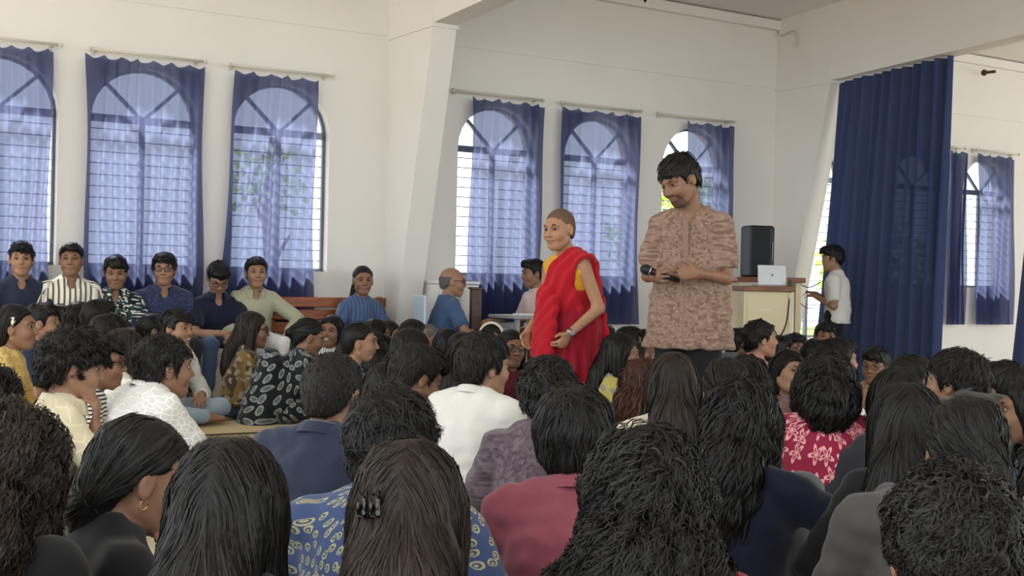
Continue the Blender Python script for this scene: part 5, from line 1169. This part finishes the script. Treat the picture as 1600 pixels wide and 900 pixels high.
# ------------------------------------------------ floor, right, back rows
P('boy in salmon pink shirt, profile, below the lectern', 1186, 499, s=232, yaw=-78, head=(-6, -2, 0), hair=H(TO, vol=0.006, lump=0.003), skin='light', shirt=C['salmon'], pants=C['dark'], face=True)
P('boy with dark face right of the salmon shirt', 1211, 524, s=200, yaw=-80, hair=FR, skin='dark', shirt=C['white'], pants=C['dark'], face=True)
P('boy with glasses below lectern facing camera', 1239, 520, s=186, yaw=-150, hair=FR, skin='tan', shirt=C['grey'], pants=C['dark'], face=True, glasses='dark')
P('girl leaning with tilted smiling face in mauve print', 1230, 545, s=262, yaw=-168, head=(14, 4, -20), hair=H(LG, len=0.2, sidelen=0.12), skin='light', shirt=C['mauvegeo'], pants=C['dark'], face=True, smile=1, sleeve='long', bw=1.05)
P('boy at back nearest the standing boy', 1289, 502, s=182, yaw=176, hair=FR, skin='tan', shirt=C['teal'], pants=C['dark'], face=True)
P('boy in teal with glasses in front of standing boy', 1272, 530, s=200, yaw=-130, hair=FR, skin='tan', shirt=C['teal'], pants=C['dark'], face=True, glasses='metal')
P('boy in white shirt in profile, before the navy drape', 1308, 528, s=268, yaw=-70, head=(-8, 0, 0), hair=H(SH, vol=0.007), skin='mid', shirt=C['white'], pants=C['dark'], face=True, lean=(0, 0.10), bw=1.1)
P('small boy with glasses in brown kurta before navy drape', 1369, 541, s=242, yaw=158, head=(-14, 4, 0), hair=FR, skin='tan', shirt=C['browndot'], pants=C['darknavy'], face=True, glasses='metal', hs=1.0, sleeve='three', arms='lap', hv=True)
P('boy with cropped hair turned right before navy drape', 1420, 553, s=320, yaw=-62, hair=H(SH), skin='tan', shirt=c_('green_check', 'mosaic', srgb(226, 228, 222), srgb(90, 130, 110), k=30, k2=30, r=0.15), pants=C['dark'], face=True)
P('man in olive jacket with back to camera', 1498, 546, s=400, yaw=24, head=(24, 2, 0), hair=H(TO, vol=0.008, lump=0.004, line='short', mess=0.4), hcol='soft', skin='mid', shirt=C['olive'], pants=C['dark'], face=True, sleeve='long', collar=True, bw=1.28, lod=0, hunch=0.11)
P('boy with stray hair wisp behind the olive jacket', 1527, 560, s=330, yaw=10, hair=H(TO, vol=0.006), skin='tan', shirt=C['white'], pants=C['dark'], sleeve='short')
P('boy in white shirt facing away near right edge', 1574, 564, s=338, yaw=32, hair=H(SH, vol=0.008, line='fringe'), skin='tan', shirt=C['white'], pants=C['dark'], sleeve='short', collar=True, bw=1.05, hunch=0.09)
P('girl in profile in blue paisley print cut by right edge', 1616, 588, s=425, yaw=70, hair=H(LG, len=0.24), skin='tan', shirt=C['bluepaisley'], pants=C['dark'], face=True, sleeve='long')
# ------------------------------------------------ floor, front rows
P('buzz cut man in navy shirt facing away', 521, 549, s=515, yaw=-22, head=(-6, 6, 0), hair=H(BZ, vol=0.0), hcol='soft', skin='tan', shirt=C['navy'], pants=C['dark'], collar=True, bw=1.3, lean=(0, 0.10), face=False, lod=0)
P('dark haired girl glimpsed behind tousled haired boy', 602, 566, s=345, yaw=-25, hair=H(LG, len=0.25), skin='mid', shirt=C['dark'], pants=C['dark'], sleeve='long')
P('boy with glasses and parted hair bending right', 648, 541, s=372, yaw=-58, head=(-6, 22, 0), hair=H(FR, vol=0.012, L=0.10), hcol='soft', skin='tan', shirt=C['grey'], pants=C['dark'], face=True, glasses='metal', lod=1)
P('boy in plain white shirt facing away, face turned right', 754, 522, s=385, yaw=-32, head=(-28, 4, 0), hair=H(TO, vol=0.012, lump=0.003, line='short', mess=0.35, lift=0.006), hcol='soft', skin='mid', shirt=C['white'], pants=C['pale'], face=True, collar=True, bw=1.15, lod=0, lean=(0, 0.08))
P('wavy haired boy in mauve mottled shirt', 857, 560, s=450, yaw=-8, head=(0, 4, 0), hair=H(TO, vol=0.010, line='short'), skin='tan', shirt=C['mauve'], pants=C['dark'], collar=True, bw=1.1, lod=0)
P('boy with thick straight hair in dusty rose shirt', 897, 607, s=620, yaw=-2, head=(0, 4, 0), hair=H(MOP, n=2200), skin='mid', shirt=C['rose'], pants=C['dark'], bw=1.1, lod=0, folds=0.009, sleeve='short', collar=True)
P('tousled haired boy in blue flower print behind clip girl', 612, 612, s=660, yaw=-14, head=(-4, 8, 0), hair=H(TO, vol=0.014, line='mop', n=1900, L=0.09), skin='mid', shirt=C['bluemotif'], pants=C['dark'], bw=1.25, lod=0, lean=(-0.02, 0.10))
def claw(sk):
    m = MB(); 
    for dx in (-0.011, 0.011): m.box(sk['q'](-0.045 + dx, -0.142, 0.028), (0.017, 0.022, 0.034), sk['Rh'], bev=0.004)
    for k in range(4): m.tube([sk['q'](-0.060 + k * 0.010, -0.134, 0.046 + 0.004 * (k % 2)), sk['q'](-0.060 + k * 0.010, -0.156, 0.030), sk['q'](-0.060 + k * 0.010, -0.138, 0.008)], 0.0030, 5)
    m.build('claw_clip', plain('gloss_black', srgb(14, 14, 16), 0.15, 0.6), sk['root'], True)
P('girl with long dark hair held by black claw clip', 640, 688, s=900, yaw=-4, head=(0, 4, 0), hair=H(LG, len=0.50, n=5200, L=0.46, ns=15, vol=0.006, line='full', fall=[(0.01, 0.01, -0.13, 0.098, 0.8), (0.03, -0.02, -0.26, 0.108, 0.6), (0.05, -0.03, -0.44, 0.09, 0.5)]), hcol='brown', skin='mid', shirt=C['dark'], pants=C['dark'], sleeve='long', extras=claw)
P('girl with very long straight black hair, left front', 358, 685, s=905, yaw=-6, hair=H(LG, len=0.52, n=5000, L=0.46, ns=15, vol=0.006, line='full', fall=[(0, 0.01, -0.13, 0.080, 0.75), (0.0, -0.02, -0.26, 0.088, 0.55), (0.0, -0.02, -0.46, 0.085, 0.5)]), hcol='black', skin='mid', shirt=C['black'], pants=C['dark'], sleeve='long')
P('girl with loose braid and earring in black top', 212, 654, s=700, yaw=-58, head=(-4, 14, 0), hair=H(TI, vol=0.006, lump=0.003, n=2200, tie=(0.03, -0.10, -0.06), L=0.20, ns=11, w=0.0022, extra=[((0.02, -0.09, -0.03), (0.01, -0.11, -0.09), 0.05, 0.042)], extra_p=[((0.0, -0.10, -0.10), (-0.02, -0.15, -0.17), 0.038, 0.036), ((-0.02, -0.15, -0.17), (-0.01, -0.18, -0.25), 0.034, 0.036), ((-0.01, -0.18, -0.25), (-0.03, -0.19, -0.34), 0.036, 0.030), ((-0.03, -0.19, -0.34), (-0.02, -0.19, -0.44), 0.030, 0.02)], root=0.45), skin='tan', shirt=C['black'], pants=C['dark'], face=True, sleeve='three', arms=('lap', 'chin'), hv=True, extras=ear_ring(1), lean=(0, 0.10))
P('girl with big dark curls cut by left edge', 8, 638, s=780, yaw=-14, hair=H(CL, n=3400, curl=(0.009, 0.045), lump=0.007, vol=0.014, fall=[(0, 0.02, -0.12, 0.12, 0.8), (0, 0.0, -0.22, 0.11, 0.7)]), hcol='brown', skin='tan', shirt=C['black'], pants=C['dark'], sleeve='long')
P('dark haired person at the very left edge', -16, 572, s=420, yaw=-30, hair=H(BOB), skin='tan', shirt=C['dark'], pants=C['dark'], sleeve='long')
P('girl with huge mass of long black curls, front centre', 1012, 676, s=850, yaw=4, hair=H(CL, n=4200, vol=0.010, L=0.40, lump=0.006, curl=(0.008, 0.040), line='full', fall=[(-0.01, 0.01, -0.14, 0.118, 0.75), (-0.05, -0.02, -0.24, 0.150, 0.5), (-0.07, -0.02, -0.40, 0.17, 0.5)], extra_p=[((-0.05, -0.10, -0.10), (-0.20, -0.10, -0.28), 0.085, 0.085), ((0.05, -0.08, -0.12), (0.09, -0.07, -0.30), 0.06, 0.05)]), hcol='black', skin='light', shirt=C['crimson'], pants=C['dark'], sleeve='short')
P('girl in navy sweater with long wavy black hair', 1160, 596, s=535, yaw=-26, hair=H(WV, len=0.40, n=1900, fall=[(0, 0.02, -0.13, 0.088, 0.75), (-0.03, -0.01, -0.24, 0.095, 0.55), (-0.04, 0.0, -0.36, 0.08, 0.5)]), skin='mid', shirt=C['darknavy'], pants=C['grey'], sleeve='long', bw=1.12, arms=('lap', 'knee'), legs='up')
P('girl in maroon flower print with wavy bob', 1291, 558, s=425, yaw=-8, hair=H(BOB, n=1300, vol=0.012, fall=[(0, 0.045, -0.025, 0.09, 0.85)], sidelen=0.03), hunch=0.075, skin='mid', shirt=C['maroonflor'], pants=C['grey'], sleeve='three', bw=1.12, lod=0)
P('girl behind long haired girl, only crown of hair showing', 1402, 573, s=440, yaw=0, bw=0.8, lean=(0.04, 0.05), hair=H(LG, len=0.4), skin='mid', shirt=C['dark'], pants=C['dark'], sleeve='long')
P('girl with long dark hair draped toward maroon print', 1418, 598, s=560, yaw=-10, hair=H(LG, len=0.46, n=2000, vol=0.008, mess=0.12, fall=[(-0.02, 0.02, -0.13, 0.088, 0.75), (-0.08, -0.01, -0.26, 0.090, 0.55), (-0.14, -0.02, -0.44, 0.075, 0.5)]), hcol='black', skin='mid', shirt=C['black'], pants=C['dark'], sleeve='long', bw=0.85)
def hood(sk):
    nb = sk['nb']; f = Field(nb - np.array([0.26, 0.26, 0.2]), nb + np.array([0.26, 0.2, 0.16]), 0.011)
    for k in range(7):
        a0, a1 = math.radians(-115 + 33 * k), math.radians(-115 + 33 * (k + 1)); pt_ = lambda a: nb + np.array([math.sin(a) * 0.10, -math.cos(a) * 0.10 + 0.01, 0.015 - 0.02 * math.cos(a)])
        f.add(cap(pt_(a0), pt_(a1), 0.040, 0.040), 0.02)
    f.add(cap(nb + np.array([-0.07, -0.12, -0.03]), nb + np.array([0.07, -0.12, -0.03]), 0.050, 0.050), 0.03); f.add(cap(nb + np.array([0, -0.13, -0.04]), nb + np.array([0, -0.145, -0.12]), 0.05, 0.03), 0.03)
    X, Y, Z = f.grids(); f.D = f.D + 0.006 * bump3(X, Y, Z * 1.4, 45, 3.0); V, Q = keep_main(*f.mesh()); link('hood', mesh_np('hood', V, Q, attrs={'puv': ('FLOAT_VECTOR', V)}), C['hoodie'], sk['root'])
P('girl in grey hoodie with black hair in low bun', 1512, 626, s=640, yaw=6, head=(-10, 10, 8), hair=H(TI, vol=0.012, lump=0.003, n=1900, w=0.0022, L=0.22, tie=(0.03, -0.10, -0.03), extra=[((0.03, -0.105, -0.02), (0.05, -0.115, -0.06), 0.05, 0.042)]), skin='tan', shirt=C['hoodie'], pants=C['dark'], sleeve='long', bw=1.32, lean=(0.02, 0.10), headshift=(0.09, 0.0), hunch=0.075, extras=many(hood, ear_ring(1)), folds=0.007)
P('man in rust shirt at right edge, head out of picture', 1668, 690, s=760, yaw=8, hair=SH, skin='tan', shirt=C['brown'], pants=C['dark'], bw=1.15, lod=1)
P('short curly haired boy in bottom right corner', 1492, 731, s=1030, yaw=-4, hair=H(CUR, vol=0.006, lump=0.006, n=4200, curl=(0.0045, 0.030), L=0.075, fluff=0.008, mess=0.8), skin='mid', shirt=C['brown'], pants=C['dark'], lod=0)
print('TIME', round(time.time() - T0, 1), 'people', NP[0], 'faces', sum(len(o.data.polygons) for o in bpy.data.objects if o.type == 'MESH'))
